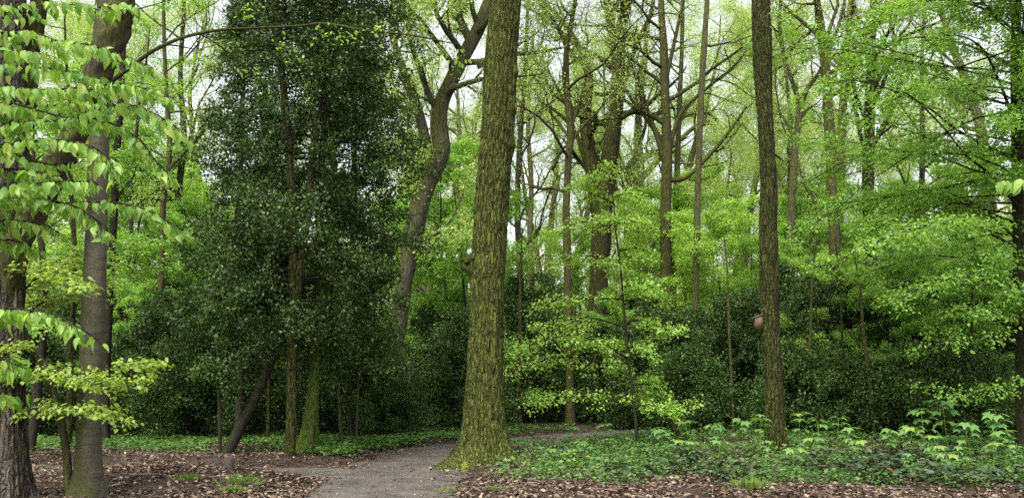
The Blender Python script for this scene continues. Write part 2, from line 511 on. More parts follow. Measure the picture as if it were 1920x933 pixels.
M['pink_wood'] = plain_noise_mat('pink_wood', [(.3, (.05, .04, .033)), (.7, (.12, .09, .075))], 14, .9, .5, (3, 3, .5))

# ------------------------------------------------------------------ ground, path
def seg_dist(X, Y, line, hw):
    """signed distance to the edge of a ribbon (negative inside)."""
    best = np.full(np.shape(X), 1e9)
    for (a, b, wa, wb) in zip(line[:-1], line[1:], hw[:-1], hw[1:]):
        d = b - a; L2 = d.dot(d)
        t = np.clip(((X - a[0]) * d[0] + (Y - a[1]) * d[1]) / L2, 0, 1)
        dist = np.hypot(X - a[0] - t * d[0], Y - a[1] - t * d[1]) - (wa + (wb - wa) * t)
        best = np.minimum(best, dist)
    return best

main_px = [(712, 960, .95), (715, 930, .95), (735, 895, .95), (775, 868, .75), (800, 852, .75), (880, 838, .75), (985, 828, .75), (1065, 820, .8), (1190, 813, .9)]
ml = [V([-1.0, 2.0])] + [flat(a, b) for a, b, w in main_px] + [V([7, 30.0]), V([14, 40.0])]
ML = V(ml); MW = [.95] + [w for _, _, w in main_px] + [1, 1]
arm = [flat(690, 892), flat(610, 887), flat(500, 884), flat(380, 884), flat(200, 884), V([-12, 16.2]), V([-20, 18])]
AL = V(arm); AW = [.85, .72, .58, .45, .45, .45, .45]

def path_d(x, y):
    return np.minimum(seg_dist(x, y, ML, MW), seg_dist(x, y, AL, AW))

def H(x, y):
    x = np.asarray(x, float); y = np.asarray(y, float)
    d = path_d(x, y) + .12 * noise3(x * 2.3, y * 2.3, 0, 5)
    e = sstep(-.25, .9, d)
    base = -.05 + .16 * e
    b = .05 * noise3(x * .7, y * .7, 1, 3) + .02 * noise3(x * 2.5, y * 2.5, 2, 4)
    mound = .13 * np.exp(-((x + 4.6) / 2.2) ** 2 - ((y - 12.9) / 1.1) ** 2) + .16 * np.exp(-((x + .3) / .95) ** 2 - ((y - 16.6) / .95) ** 2)
    far = .06 * noise3(x * .12, y * .12, 3, 8)
    return base + (b + mound + far) * e

def hz(x, y): return float(H(x, y))

def ground(px, py):
    lo, hi = 4.0, 80.0
    for _ in range(40):
        m = .5 * (lo + hi); p = at(px, py, m)
        if p[2] > hz(p[0], p[1]): lo = m
        else: hi = m
    p = at(px, py, lo)
    return V([p[0], p[1], hz(p[0], p[1])])

def on_ground(px, Y):
    x = at(px, 700, Y)[0]
    return V([x, Y, hz(x, Y)])

def sheet(name, xs, ys, zf, mat):
    X, Y = np.meshgrid(xs, ys)
    Z = zf(X, Y)
    nx = len(xs)
    i, j = np.meshgrid(np.arange(len(ys) - 1), np.arange(nx - 1), indexing='ij')
    a = (i * nx + j).ravel()
    f = np.stack([a, a + 1, a + nx + 1, a + nx], 1)
    return mesh_obj(name, np.stack([X, Y, Z], -1).reshape(-1, 3), f, mat, smooth_shade=True)

def graded(near_lo, near_hi, step, far):
    a = list(np.arange(near_lo, near_hi, step)); s = step
    while a[-1] < far: s *= 1.25; a.append(a[-1] + s)
    s = step
    while a[0] > -far: s *= 1.25; a.insert(0, a[0] - s)
    return V(a)

gx, gy = graded(-13, 15, .12, 500), graded(8, 30, .12, 500)
tag(sheet('ground', gx, gy, H, M['ground']), kind='structure')

def ribbon(name, line, hw, z, extra, mat, n=120):
    rows = smooth(np.column_stack([line, hw]), n)
    c, w = rows[:, :2], rows[:, 2] + extra
    t = unit(np.gradient(c, axis=0)); nn = np.stack([-t[:, 1], t[:, 0]], 1)
    us = np.linspace(-1, 1, 9)
    P = c[:, None] + nn[:, None] * (us[None, :, None] * w[:, None, None])
    Z = z + .012 * noise3(P[..., 0] * 1.7, P[..., 1] * 1.7, 0, 21)
    v = np.concatenate([P, Z[..., None]], -1).reshape(-1, 3)
    i, j = np.meshgrid(np.arange(n - 1), np.arange(8), indexing='ij'); a = (i * 9 + j).ravel()
    return tag(mesh_obj(name, v, np.stack([a, a + 9, a + 10, a + 1], 1)[:, ::-1], mat, smooth_shade=True), kind='structure')
ribbon('path', ML, V(MW), 0.012, .35, M['path'])
ribbon('side_path', AL, V(AW), 0.004, .35, M['path'])

# scatter helper: random points in view-shaped area, thinned by a density function
def scatter(rng, n, x0, x1, y0, y1, dens):
    x = rng.uniform(x0, x1, n); y = rng.uniform(y0, y1, n)
    keep = (rng.random(n) < dens(x, y)) & (np.abs(x) < y * .62 + .8)
    x, y = x[keep], y[keep]
    return np.stack([x, y, H(x, y)], 1)

PX = lambda x, y: 960 + F * x / (y * 1.0)          # rough photo column of a ground point

def litter_d(x, y):
    d = path_d(x, y)
    on = np.where(d < 0, np.where(d > -.35, .15 * np.exp(d * 7) + .02, .015), 1.0)
    left = (x < -1.0)
    nz = sstep(-.5, .35, fbm(x * 1.3, y * 1.3, 5, 11, 3) + .1)
    left = (x < -1.0)
    f = np.where(left, np.where(y < 20, 1.0, .5), np.where(y < 13.6 + .35 * np.sin(x * 1.3), 1.0, .35))
    return np.clip(on * (np.where(left, .3, .12) + np.where(left, .7, .88) * nz) * f, 0, 1)

rng = np.random.default_rng(101)
P = np.concatenate([scatter(rng, 60000, -10, 10, 10.5, 15.5, litter_d), scatter(rng, 50000, -13, 13, 15.5, 23, litter_d)])
P[:, 2] = np.maximum(P[:, 2], np.where(path_d(P[:, 0], P[:, 1]) < .1, .02, -1)) + rng.uniform(.002, .03, len(P))
A, N = orient(rng, np.zeros((len(P), 3)), 'up')
N = unit(N + rng.normal(0, .25, N.shape))
v, f = leaf_mesh(P, A, N, rng.uniform(.022, .08, len(P)), LITTER)
tag(mesh_obj('leaf_litter', v, f, M['litter']), kind='stuff')

# grit trodden into the path and broken twigs over the litter
rng = np.random.default_rng(111)
P = scatter(rng, 26000, -6, 4, 10.5, 22, lambda x, y: np.where(path_d(x, y) < .05, .16 + .25 * sstep(.1, .5, noise3(x * 1.5, y * 1.5, 0, 12)), 0))
P[:, 2] = np.maximum(P[:, 2], .012) + .006
A, N = orient(rng, np.zeros((len(P), 3)), 'up')
OCTA = (V([(-.5, 0, 0), (0, -.4, 0), (.5, 0, 0), (0, .4, 0), (0, 0, .3)]), V([(0, 1, 4), (1, 2, 4), (2, 3, 4), (3, 0, 4)]))
v, f = leaf_mesh(P, A, N, rng.uniform(.008, .035, len(P)), OCTA)
tag(mesh_obj('path_grit', v, f, M['grit']), kind='stuff')
P = scatter(rng, 2600, -9, 9, 10.5, 18, lambda x, y: np.where(path_d(x, y) > -.3, .6, .06))
tb = Tubes()
for p in P:
    a = rng.random() * 6.28; L = rng.uniform(.08, .5); d = V([cos(a), sin(a), rng.normal(0, .08)])
    q = p + V([0, 0, .035])
    tb.add([q, q + d * L * .5 + rng.normal(0, .012, 3), q + d * L], [.006, .005, .003], 4)
tag(tb.build('broken_twigs', M['twig']), kind='stuff')

# ------------------------------------------------------------------ herb layer
def herbs(name, rng, pts, hmax, size, mat, per, shape=LEAF7, spread=.08):
    """low plants: a few leaves at mixed heights round each point"""
    P = np.repeat(pts, per, 0)
    h = rng.random(len(P)) ** .8
    P = P + np.stack([rng.normal(0, spread, len(P)), rng.normal(0, spread, len(P)), h * hmax + .01], 1)
    A, N = orient(rng, np.zeros((len(P), 3)), 'up')
    A[:, 2] -= .12; N = unit(N + rng.normal(0, .2, N.shape))
    v, f = leaf_mesh(P, A, N, size * np.clip(rng.normal(1, .28, len(P)), .4, 1.8), shape)
    return tag(mesh_obj(name, v, f, mat), kind='stuff')

rng = np.random.default_rng(7)
def bank_d(x, y):      # bright green carpet between the path and the hollies
    d = path_d(x, y)
    px = PX(x, y)
    a = sstep(.25, .7, d) * (y > 16.5) * (px > 585) * (px < 1110) * sstep(24.5, 22.0, y) * (x < -.1 + (y - 20) * .9)
    return np.clip(a * (.6 + .6 * noise3(x * 1.5, y * 1.5, 0, 31)), 0, 1)
herbs('green_herb_carpet', rng, scatter(rng, 14000, -5, 4, 16, 25, bank_d), .13, .075, M['herb'], 9)
def left_d(x, y):
    px = PX(x, y)
    a = (px > 60) * (px < 560) * (y > 17.4) * (y < 23) * sstep(.3, .9, path_d(x, y))
    return np.clip(a * (.30 + .5 * noise3(x * .9, y * .9, 0, 33)), 0, 1)
herbs('shaded_herb_patch', rng, scatter(rng, 9000, -13, -3, 16, 24, left_d), .12, .07, M['herb'], 7)
def right_d(x, y):
    a = sstep(.3, .8, path_d(x, y)) * (x > -.4) * sstep(11.9, 13.6, y + 1.2 * noise3(x * .8, y * .8, 0, 44) + .14 * np.maximum(0, x)) * (y < 25)
    a = np.maximum(a, .5 * (x > .6) * sstep(.3, .6, noise3(x * 1.4, y * 1.4, 0, 46)) * (y > 11.4) * (y < 14))
    return np.clip(a * (.55 + .6 * noise3(x * .8, y * .8, 0, 35)), 0, 1)
RD = scatter(rng, 22000, -.6, 14.5, 12, 25, right_d)
herbs('mixed_ground_cover', rng, RD[::2], .16, .06, M['herb_grey'], 8)
herbs('fresh_green_ground_cover', rng, RD[1::3], .18, .065, M['herb'], 7)
def bram_d(x, y):
    px = PX(x, y)
    a = (px > 1150) * (y > 12.2) * (y < 16.5)
    return np.clip(a * sstep(.1, .6, noise3(x * 1.3, y * 1.5, 0, 37) + .12 * (px > 1500)) * .45, 0, 1)
herbs('bramble_ground_cover', rng, scatter(rng, 5200, 1, 11, 12, 17, bram_d), .22, .10, M['bramble'], 6, LEAF7, .12)

# ------------------------------------------------------------------ trees
OAK = [dict(n=13, t0=.3),
       dict(seg=7, n=7, rel=False, len=(4, 7.5), ang=(35, 78), wob=.2, trop=.07, rr=.5, rmax=.13, rmin=.03, t0=.2, sides=6, fall=.4),
       dict(seg=6, n=6, len=(.32, .55), ang=(28, 65), wob=.24, trop=.03, rr=.5, rmin=.012, t0=.2, sides=4),
       dict(seg=4, n=3, len=(.3, .55), ang=(25, 60), wob=.25, trop=.02, rr=.5, rmin=.007, sides=3, anch=4, leafy=True, t0=.3),
       dict(seg=3, len=(.4, .7), ang=(25, 60), wob=.25, rr=.6, rmin=.005, sides=3, anch=4)]
BEECH = [dict(n=16, t0=.12),
         dict(seg=6, n=8, rel=False, len=(2.2, 4.2), ang=(60, 95), wob=.08, trop=.015, rr=.35, rmax=.05, rmin=.012, t0=.15, sides=5, fall=.55),
         dict(seg=4, n=6, len=(.3, .55), ang=(35, 60), wob=.08, trop=-.01, planar=True, rr=.5, rmin=.006, sides=3, anch=4, leafy=True, t0=.15),
         dict(seg=3, len=(.35, .6), ang=(35, 55), wob=.08, planar=True, rr=.6, rmin=.004, sides=3, anch=5)]

def tree(name, label, cat, Y, stems, top, bark, leaf=None, spec=None, crown=None, limbs=(), group=None, seed=1, nbr=None, t0=None,
         sides=14, wob=.06, twig_mat=None, base=None, rough=.05, flare=.35, limb_children=None, sink=.15):
    """stems: photo rows of the trunk(s); limbs: rows of great limbs the photo shows; the rest of the crown grows from them."""
    rng = np.random.default_rng(seed)
    main = None; T, Anch = [], []; org = None
    root = None; tb = Tubes()
    def wobble(P, th, A, B):
        ang = th[None, :]
        z = P[:, 2:3]
        n1 = noise3(np.cos(ang) * 1.3 + seed, np.sin(ang) * 1.3, z * .9, seed)
        n2 = noise3(np.cos(ang) * 3 + seed, np.sin(ang) * 3, z * 1.8, seed + 3)
        R = np.interp(z[:, 0], zz, rr_)[:, None]
        fl = flare * np.exp(-np.maximum(z - z[0, 0] - sink, 0) / .28) * (.45 + .55 * np.sin(ang * 4 + seed) ** 2)
        return R * (n1 * rough * 2 + n2 * rough + fl)
    for k, rows in enumerate(stems):
        pts, rad = px_line(rows, Y)
        if k == 0:
            g = hz(pts[0][0], pts[0][1])
            if pts[0][2] > g:
                d = unit(pts[0] - pts[1]); dz = max(-d[2], .35)
                q = pts[0] + d / dz * 0 + V([d[0] / dz, d[1] / dz, -1]) * (pts[0][2] - g)
                if base is not None: q = V([on_ground(base, Y)[0], Y, g])
                q[2] = hz(q[0], q[1])
                pts.insert(0, q); rad.insert(0, rad[0] * 1.12)
            pts[0] = V([pts[0][0], pts[0][1], hz(pts[0][0], pts[0][1]) - sink])
            org = V([pts[0][0], pts[0][1], hz(pts[0][0], pts[0][1])])
        if top and pts[-1][2] < top:
            pts, rad = extend(rng, pts, rad, top, wob)
        Q = smooth(np.column_stack([pts, rad]), max(14, 5 * len(pts)))
        zz, rr_ = Q[:, 2], Q[:, 3]
        o_ = np.argsort(zz); zz, rr_ = zz[o_], rr_[o_]
        tb.add(Q[:, :3], Q[:, 3], sides, True, wobble if k == 0 else None)
        if spec is not None:
            children(rng, Q[:, :3], Q[:, 3], 1, 0, spec, T, Anch, n=nbr, t0=t0)
    root = thing(name, label, cat, org, group)
    tb.build('trunk', bark, root, org)
    for rows in limbs:
        pts, rad = px_line(rows, Y)
        Q = smooth(np.column_stack([pts, rad]), max(10, 4 * len(pts)))
        lb = Tubes(); lb.add(Q[:, :3], Q[:, 3], 8)
        lb.build('limb', bark, root, org)
        if spec is not None:
            L = float(np.linalg.norm(np.diff(Q[:, :3], axis=0), axis=1).sum())
            children(rng, Q[:, :3], Q[:, 3], L, 1, spec, T, Anch, n=limb_children)
    if T: tubes_mesh(T, 'branches', twig_mat or bark, root, org)
    if Anch and crown:
        v, f = crown_from(rng, Anch, *crown)
        mesh_obj('crown', v, f, leaf, root, org)
    return root

def proto_tree(name, label, cat, Hh, r0, bark, leaf, spec, crown, seed, group=None, wob=.05, nbr=None, t0=None, twig_mat=None):
    rng = np.random.default_rng(seed)
    pts, rad = extend(rng, [V([0, 0, -.2]), V([0, 0, .5])], [r0 * 1.15, r0], Hh, wob, .12)
    Q = smooth(np.column_stack([pts, rad]), 4 * len(pts))
    tb = Tubes(); tb.add(Q[:, :3], Q[:, 3], 10)
    T, A = [], []
    children(rng, Q[:, :3], Q[:, 3], 1, 0, spec, T, A, n=nbr, t0=t0)
    root = thing(name, label, cat, (0, 0, 0), group)
    o = V([0, 0, 0])
    tb.build('trunk', bark, root, o)
    tubes_mesh(T, 'branches', twig_mat or bark, root, o)
    v, f = crown_from(rng, A, *crown)
    mesh_obj('crown', v, f, leaf, root, o)
    return root

# ---- the great mossy oak beside the path: finely furrowed trunk, root flare, burls
def great_oak():
    Y = float(ground(905, 862)[1])
    rng = np.random.default_rng(3)
    rows = [(908, 872, 104), (908, 850, 92), (907, 800, 83), (908, 740, 76), (910, 670, 71), (911, 600, 70), (913, 520, 71), (918, 450, 70),
            (922, 380, 70), (928, 300, 69), (933, 240, 68), (936, 190, 68), (938, 130, 65), (943, 60, 63), (947, 0, 62)]
    pts, rad = px_line(rows, Y); rad = [v * .87 for v in rad]
    g = hz(pts[0][0], Y)
    pts.insert(0, V([pts[0][0], Y, g - .35])); rad.insert(0, rad[0] * 1.05)
    pts, rad = extend(rng, pts, rad, 15, .02, .6)
    Q = smooth(np.column_stack([pts, rad]), 520)
    roots = [(-2.55, .42, .34), (-1.75, .34, .30), (-.55, .34, .4), (.35, .30, .4), (1.6, .3, .4), (2.7, .35, .35)]   # angle, reach, width
    def disp(P, th, A, B):
        z = P[:, 2:3] - g
        az = np.arctan2((A[:, None, :] * np.cos(th)[None, :, None] + B[:, None, :] * np.sin(th)[None, :, None])[..., 1],
                        (A[:, None, :] * np.cos(th)[None, :, None] + B[:, None, :] * np.sin(th)[None, :, None])[..., 0])
        r = 0
        for a, reach, w in roots:
            d = (az - a + pi) % (2 * pi) - pi
            zz = np.maximum(z, -.1)
            r = r + reach * np.exp(-(d / w) ** 2) * np.exp(-zz / .17) * .62 + .10 * np.exp(-(d / (w * 1.2)) ** 2) * np.exp(-zz / .6)
        x = az * 9.5 + .9 * noise3(az * 2, z * .8, 0, 51)
        # interlacing ridges: long vertical cells
        c = np.abs(noise3(np.cos(az) * 8, np.sin(az) * 8, z * 2.4 , 61))
        c2 = np.abs(noise3(np.cos(az) * 17, np.sin(az) * 17, z * 5.0, 62))
        bark = .036 * np.clip(c * 2.6, 0, 1) + .018 * np.clip(c2 * 2.4, 0, 1) - .03
        lump = .03 * noise3(np.cos(az) * 1.5, np.sin(az) * 1.5, z * .7, 63)
        burl = 0
        for za, aa, ra, am in ((5.05, -1.1, .20, .05), (4.75, -1.0, .14, .045), (6.3, -.5, .16, .05), (5.6, -.2, .15, .05), (3.35, -2.9, .13, .16), (7.0, -.3, .12, .07)):
            d = (az - aa + pi) % (2 * pi) - pi
            burl = burl + am * np.exp(-(d / (ra * 2)) ** 2 - ((z - za) / ra) ** 2)
        return r + bark + lump + burl
    tb = Tubes(); tb.add(Q[:, :3], Q[:, 3], 150, True, disp)
    org = V([pts[0][0], Y, g])
    t = thing('oak_tree', 'great mossy oak with flared roots standing at the bend of the path', 'tree', org)
    tb.build('trunk', M['moss_oak'], t, org)
    # surface roots running out over the ground
    def root(px, mat='moss_oak'):
        p = [ground(a, b) + V([0, 0, c]) for a, b, c, w in px]; r = [w for *_, w in px]
        q = smooth(np.column_stack([p, r]), 30)
        k = Tubes(); k.add(q[:, :3], q[:, 3], 20, True, lambda P, th, A, B: .035 * fbm(P[:, 0:1] * 9 + np.cos(th), P[:, 1:2] * 9 + np.sin(th), P[:, 2:3] * 9, 71, 2))
        k.build('root', M[mat], t, org)
    root([(900, 846, .42, .15), (890, 858, .26, .17), (884, 868, .13, .15), (878, 877, .05, .11), (870, 886, -.06, .07)], 'root_moss')
    root([(884, 842, .40, .16), (868, 856, .20, .14), (852, 868, .10, .11), (836, 879, .03, .085), (820, 888, -.01, .06), (808, 894, -.06, .04)], 'nest_oak')
    root([(935, 852, .22, .14), (948, 858, .08, .12), (962, 862, -.02, .08), (978, 866, -.1, .05)])
    # dead twigs from the burls
    tw = []
    A = []
    S = [dict(n=5, t0=.0), dict(seg=6, n=5, rel=False, len=(.5, 1.3), ang=(50, 90), wob=.2, trop=-.03, rr=.02, rmax=.009, rmin=.006, sides=3), dict(seg=4, len=(.3, .6), ang=(20, 60), wob=.25, rr=.6, rmin=.004, sides=3)]
    for pyy, n in ((70, 4), (175, 6), (245, 9), (270, 9)):
        q = at(950, pyy, Y - .25)
        children(rng, [q - V([.08, 0, .1]), q + V([.08, 0, .1])], [.3, .3], 1, 0, S, tw, A, n=n)
    tubes_mesh(tw, 'twigs', M['oak_bark'], t, org)
    # stub of a lost branch
    sb = Tubes()
    s0 = at(903, 125, Y); sb.add([s0, s0 + V([-.04, -.05, .06]), s0 + V([-.10, -.06, .10])], [.09, .07, .045], 10)
    sb.build('branch_stub', M['moss_oak'], t, org); sb = Tubes()
    s1 = at(884, 488, Y - .1); sb.add([s1 + V([.05, 0, .08]), s1 + V([-.05, -.02, .0]), s1 + V([-.10, -.03, -.07])], [.09, .075, .045], 10)
    sb.build('branch_stub', M['moss_oak'], t, org)
    S2 = [dict(n=8, t0=.72)] + OAK[1:]
    T, A = [], []
    children(rng, Q[:, :3], Q[:, 3], 1, 0, S2, T, A, n=6, t0=.84)
    tubes_mesh(T, 'branches', M['oak_bark'], t, org)
    v, f = crown_from(rng, A, 3, .09, .14, 'any', LEAF4)
    mesh_obj('crown', v, f, M['oak'], t, org)
    return t
great_oak()

# ---- the slimmer oak with the nest box
def nest_oak():
    Y = float(ground(1455, 846)[1])
    rng = np.random.default_rng(5)
    rows = [(1455, 850, 50), (1455, 830, 45), (1453, 780, 41), (1451, 720, 39), (1447, 650, 37), (1443, 580, 36), (1442, 500, 37), (1441, 420, 34), (1441, 340, 33),
            (1437, 280, 31), (1434, 220, 30), (1431, 150, 33), (1429, 80, 36), (1428, 0, 36)]
    pts, rad = px_line(rows, Y); rad = [v * .9 for v in rad]
    g = hz(pts[0][0], Y); pts.insert(0, V([pts[0][0], Y, g - .3])); rad.insert(0, rad[0] * 1.1)
    pts, rad = extend(rng, pts, rad, 15, .02, .6)
    Q = smooth(np.column_stack([pts, rad]), 420)
    def disp(P, th, A, B):
        z = P[:, 2:3] - g
        c = np.abs(noise3(np.cos(th) * 6 + 9, np.sin(th) * 6, z * 2.0, 81)); c2 = np.abs(noise3(np.cos(th) * 12, np.sin(th) * 12, z * 4, 82))
        return .022 * np.clip(c * 2.2, 0, 1) + .01 * np.clip(c2 * 2, 0, 1) - .015 + .022 * noise3(np.cos(th) * 1.4, np.sin(th) * 1.4, z * 1.1, 83) + .05 * np.exp(-np.maximum(z, 0) / .2) * np.sin(th * 3 + 1) ** 2
    tb = Tubes(); tb.add(Q[:, :3], Q[:, 3], 90, True, disp)
    org = V([pts[0][0], Y, g])
    t = thing('oak_tree', 'slim dark oak carrying a wooden nest box on its shaded side', 'tree', org)
    tb.build('trunk', M['nest_oak'], t, org)
    T, A = [], []
    children(rng, Q[:, :3], Q[:, 3], 1, 0, OAK, T, A, n=6, t0=.84)
    tubes_mesh(T, 'branches', M['oak_bark'], t, org)
    v, f = crown_from(rng, A, 3, .09, .14, 'any', LEAF4)
    mesh_obj('crown', v, f, M['oak'], t, org)
    # nest box: upright box with a sloping lid and an entrance hole, its back to the trunk
    c = at(1422, 606, Y)
    b = thing('nest_box', 'small wooden bird nest box fixed to the slim dark oak trunk', 'nest box', c, s=.88)
    def slab(name, x0, x1, y0, y1, zb, zt0, zt1, mat):      # zt0 / zt1: top at x0 / x1
        v = V([(x0, y0, zb), (x1, y0, zb), (x1, y1, zb), (x0, y1, zb), (x0, y0, zt0), (x1, y0, zt1), (x1, y1, zt1), (x0, y1, zt0)])
        f = V([(3, 2, 1, 0), (4, 5, 6, 7), (0, 1, 5, 4), (1, 2, 6, 5), (2, 3, 7, 6), (3, 0, 4, 7)])
        return mesh_obj(name, v, f, mat, b)
    slab('box_front', -.095, -.08, -.087, .087, -.13, .105, .11, M['wood'])
    slab('box_side', -.079, .07, -.085, -.07, -.128, .11, .16, M['wood'])
    slab('box_side', -.079, .07, .07, .085, -.128, .11, .16, M['wood'])
    slab('box_floor', -.078, .068, -.069, .069, -.125, -.11, -.11, M['wood'])
    slab('back_board', .071, .088, -.06, .06, -.19, .22, .22, M['wood'])
    v = V([(-.15, -.10, .103), (.085, -.10, .182), (.085, .10, .182), (-.15, .10, .103), (-.15, -.10, .123), (.085, -.10, .202), (.085, .10, .202), (-.15, .10, .123)])
    mesh_obj('lid', v, V([(3, 2, 1, 0), (4, 5, 6, 7), (0, 1, 5, 4), (1, 2, 6, 5), (2, 3, 7, 6), (3, 0, 4, 7)]), M['roof_felt'], b)
    hb = Tubes(); hb.add([V([-.094, 0, .03]), V([-.097, 0, .03])], [.017, .017], 16); hb.build('entrance_hole', M['hole'], b)
nest_oak()

# ---- the two trees at the near end of the path, and the bent sapling between them
def near_trunks():
    Yb = float(ground(163, 934)[1])
    Y = Yb - .25
    rng = np.random.default_rng(8)
    pts, rad = px_line([(10, 960, 96), (12, 925, 84), (13, 880, 74), (13, 800, 64), (12, 700, 58), (10, 600, 56), (9, 520, 58), (8, 440, 56), (12, 330, 54), (14, 220, 52), (16, 100, 50), (18, 0, 50)], Y)
    g = hz(pts[0][0], Y); pts[0][2] = g - .3
    pts, rad = extend(rng, pts, rad, 13, .02, .6)
    Q = smooth(np.column_stack([pts, rad]), 380)
    def disp(P, th, A, B):
        z = P[:, 2:3] - g
        c = np.abs(noise3(np.cos(th) * 5 + 3, np.sin(th) * 5, z * 1.1, 91)); c2 = np.abs(noise3(np.cos(th) * 11, np.sin(th) * 11, z * 3, 92))
        return .03 * np.clip(c * 2.2, 0, 1) + .012 * np.clip(c2 * 2, 0, 1) - .02 + .03 * noise3(np.cos(th) * 1.4, np.sin(th) * 1.4, z * .9, 93) + .10 * np.exp(-np.maximum(z, 0) / .3) * np.sin(th * 2.5 + 2) ** 2
    tb = Tubes(); tb.add(Q[:, :3], Q[:, 3], 100, True, disp)
    org = V([pts[0][0], Y, g])
    t = thing('lime_tree', 'rough barked old tree with mossy leaning limbs at the near end of the leaf litter', 'tree', org)
    tb.build('trunk', M['rough_bark'], t, org)
    def limb(rows, Ty, seed, mat):
        p, r = px_line(rows, Ty)
        q = smooth(np.column_stack([p, r]), 120)
        k = Tubes(); k.add(q[:, :3], q[:, 3], 36, True, lambda P, th, A, B: .025 * fbm(P[:, 0:1] * 4 + np.cos(th), P[:, 2:3] * 4 + np.sin(th), P[:, 1:2] * 4, seed, 3))
        k.build('limb', mat, t, org)
    limb([(2, 575, 40), (30, 470, 46, -.1), (62, 400, 48, -.2), (108, 310, 50, -.35), (150, 225, 46, -.45), (172, 160, 48, -.5), (200, 95, 54, -.5), (222, 40, 50, -.5), (235, -30, 40, -.4), (250, -120, 34, -.3)], Y, 95, M['mossy_limb'])
    limb([(214, 60, 40, -.5), (233, 30, 34, -.55), (242, 14, 24, -.55)], Y, 97, M['mossy_limb'])
    limb([(22, 420, 34), (34, 320, 34, .2), (45, 230, 34, .25), (55, 120, 32, .3), (68, 40, 32, .3), (80, -40, 30, .3), (95, -140, 24, .3)], Y, 96, M['mossy_limb'])

    pts, rad = px_line([(162, 945, 76), (163, 925, 58), (165, 880, 50), (167, 800, 45), (170, 700, 43), (174, 600, 42), (178, 500, 40), (181, 400, 38), (184, 300, 36), (188, 200, 36), (192, 100, 35), (197, 0, 34)], Yb)
    g = hz(pts[0][0], Yb); pts[0][2] = g - .25
    pts, rad = extend(rng, pts, rad, 14, .02, .6)
    Q = smooth(np.column_stack([pts, rad]), 240)
    tb = Tubes(); tb.add(Q[:, :3], Q[:, 3], 60, True, lambda P, th, A, B: .012 * noise3(np.cos(th) * 1.5, np.sin(th) * 1.5, P[:, 2:3] * 1.2, 98) + .004 * noise3(np.cos(th) * 4, np.sin(th) * 4, P[:, 2:3] * 14, 99)
                  + .07 * np.exp(-np.maximum(P[:, 2:3] - g, 0) / .14) * np.sin(th * 2 + .6) ** 2)
    org = V([pts[0][0], Yb, g])
    t = thing('beech_tree', 'smooth grey beech trunk with green algae standing in leaf litter', 'tree', org)
    tb.build('trunk', M['beech_bark'], t, org)
    rows = [(196, 160, 13), (222, 143, 9), (255, 118, 8), (292, 93, 7.5), (345, 70, 6.5, .3), (410, 57, 6, .6), (480, 53, 5, .9), (560, 49, 4.5, 1.1), (610, 45, 5.5, 1.2), (690, 58, 4.5, 1.3), (770, 66, 3.5, 1.4), (860, 84, 2.5, 1.5)]
    p, r = px_line(rows, Yb); q = smooth(np.column_stack([p, r]), 60)
    k = Tubes(); k.add(q[:, :3], q[:, 3], 8); k.build('limb', M['mossy_limb'], t, org)
    T, A = [], []
    S = [dict(), dict(n=9, t0=.3), dict(seg=6, n=4, len=(.12, .25), ang=(15, 50), wob=.12, trop=0, rr=.5, rmin=.006, sides=4), dict(seg=4, len=(.3, .5), ang=(20, 50), wob=.15, rr=.5, rmin=.004, sides=3, anch=2)]
    children(rng, q[:, :3], q[:, 3], 5, 1, S, T, A)
    tubes_mesh(T, 'branches', M['dark_bark'], t, org)
    v, f = crown_from(rng, A, 3, .06, .07, 'planar', LEAF7); mesh_obj('leaves', v, f, M['beech_pale'], t, org)

    Ys = Yb - .05
    pts, rad = px_line([(132, 945, 17), (131, 925, 16), (126, 870, 15), (120, 820, 14), (110, 770, 14), (92, 710, 13), (72, 670, 12), (52, 635, 11), (36, 600, 10), (20, 565, 8), (5, 520, 6)], Ys)
    g = hz(pts[0][0], Ys); pts[0][2] = g - .1
    Q = smooth(np.column_stack([pts, rad]), 70)
    org = V([pts[0][0], Ys, g])
    t = thing('hornbeam_sapling', 'thin bent sapling with small yellow green leaves beside the grey beech', 'sapling', org)
    k = Tubes(); k.add(Q[:, :3], Q[:, 3], 14, True, lambda P, th, A, B: .006 * noise3(np.cos(th), np.sin(th), P[:, 2:3] * 5, 99)); k.build('trunk', M['mossy_bark'], t, org)
    T, A = [], []
    S = [dict(), dict(n=15, t0=.12), dict(seg=4, n=4, len=(.13, .24), ang=(30, 60), wob=.1, trop=-.01, planar=True, rr=.5, rmin=.004, sides=3, anch=4, leafy=True), dict(seg=3, len=(.3, .6), ang=(30, 55), wob=.1, planar=True, rr=.6, rmin=.003, sides=3, anch=3)]
    for rows in ([(60, 650, 5), (100, 690, 4, -.3), (160, 700, 3, -.5), (230, 684, 2.5, -.6), (300, 678, 2, -.6)],
                 [(80, 690, 5), (130, 715, 4, -.4), (200, 716, 3, -.7), (262, 708, 2, -.8)],
                 [(98, 730, 5), (70, 762, 4, -.3), (120, 765, 3, -.6), (175, 768, 2.5, -.8), (215, 788, 2, -.9)],
                 [(40, 600, 5), (75, 570, 4, .2), (130, 545, 3, .3), (190, 520, 2, .4)],
                 [(24, 570, 5), (70, 520, 4, .1), (130, 492, 3, .3), (200, 478, 2, .4)],
                 [(10, 540, 5), (60, 500, 4, -.3), (110, 520, 3, -.5), (160, 540, 2, -.6)],
                 [(30, 590, 5), (50, 540, 4, .5), (90, 500, 3, .7), (150, 470, 2, .9)],
                 [(50, 635, 5), (20, 650, 3, -.3), (-20, 660, 2, -.4)],
                 [(85, 700, 4), (60, 700, 3, -.4), (25, 705, 2, -.5)]):
        p, r = px_line(rows, Ys); q = smooth(np.column_stack([p, r]), 24)
        T.append((q[:, :3], q[:, 3], 4)); children(rng, q[:, :3], q[:, 3], 1.6, 1, S, T, A)
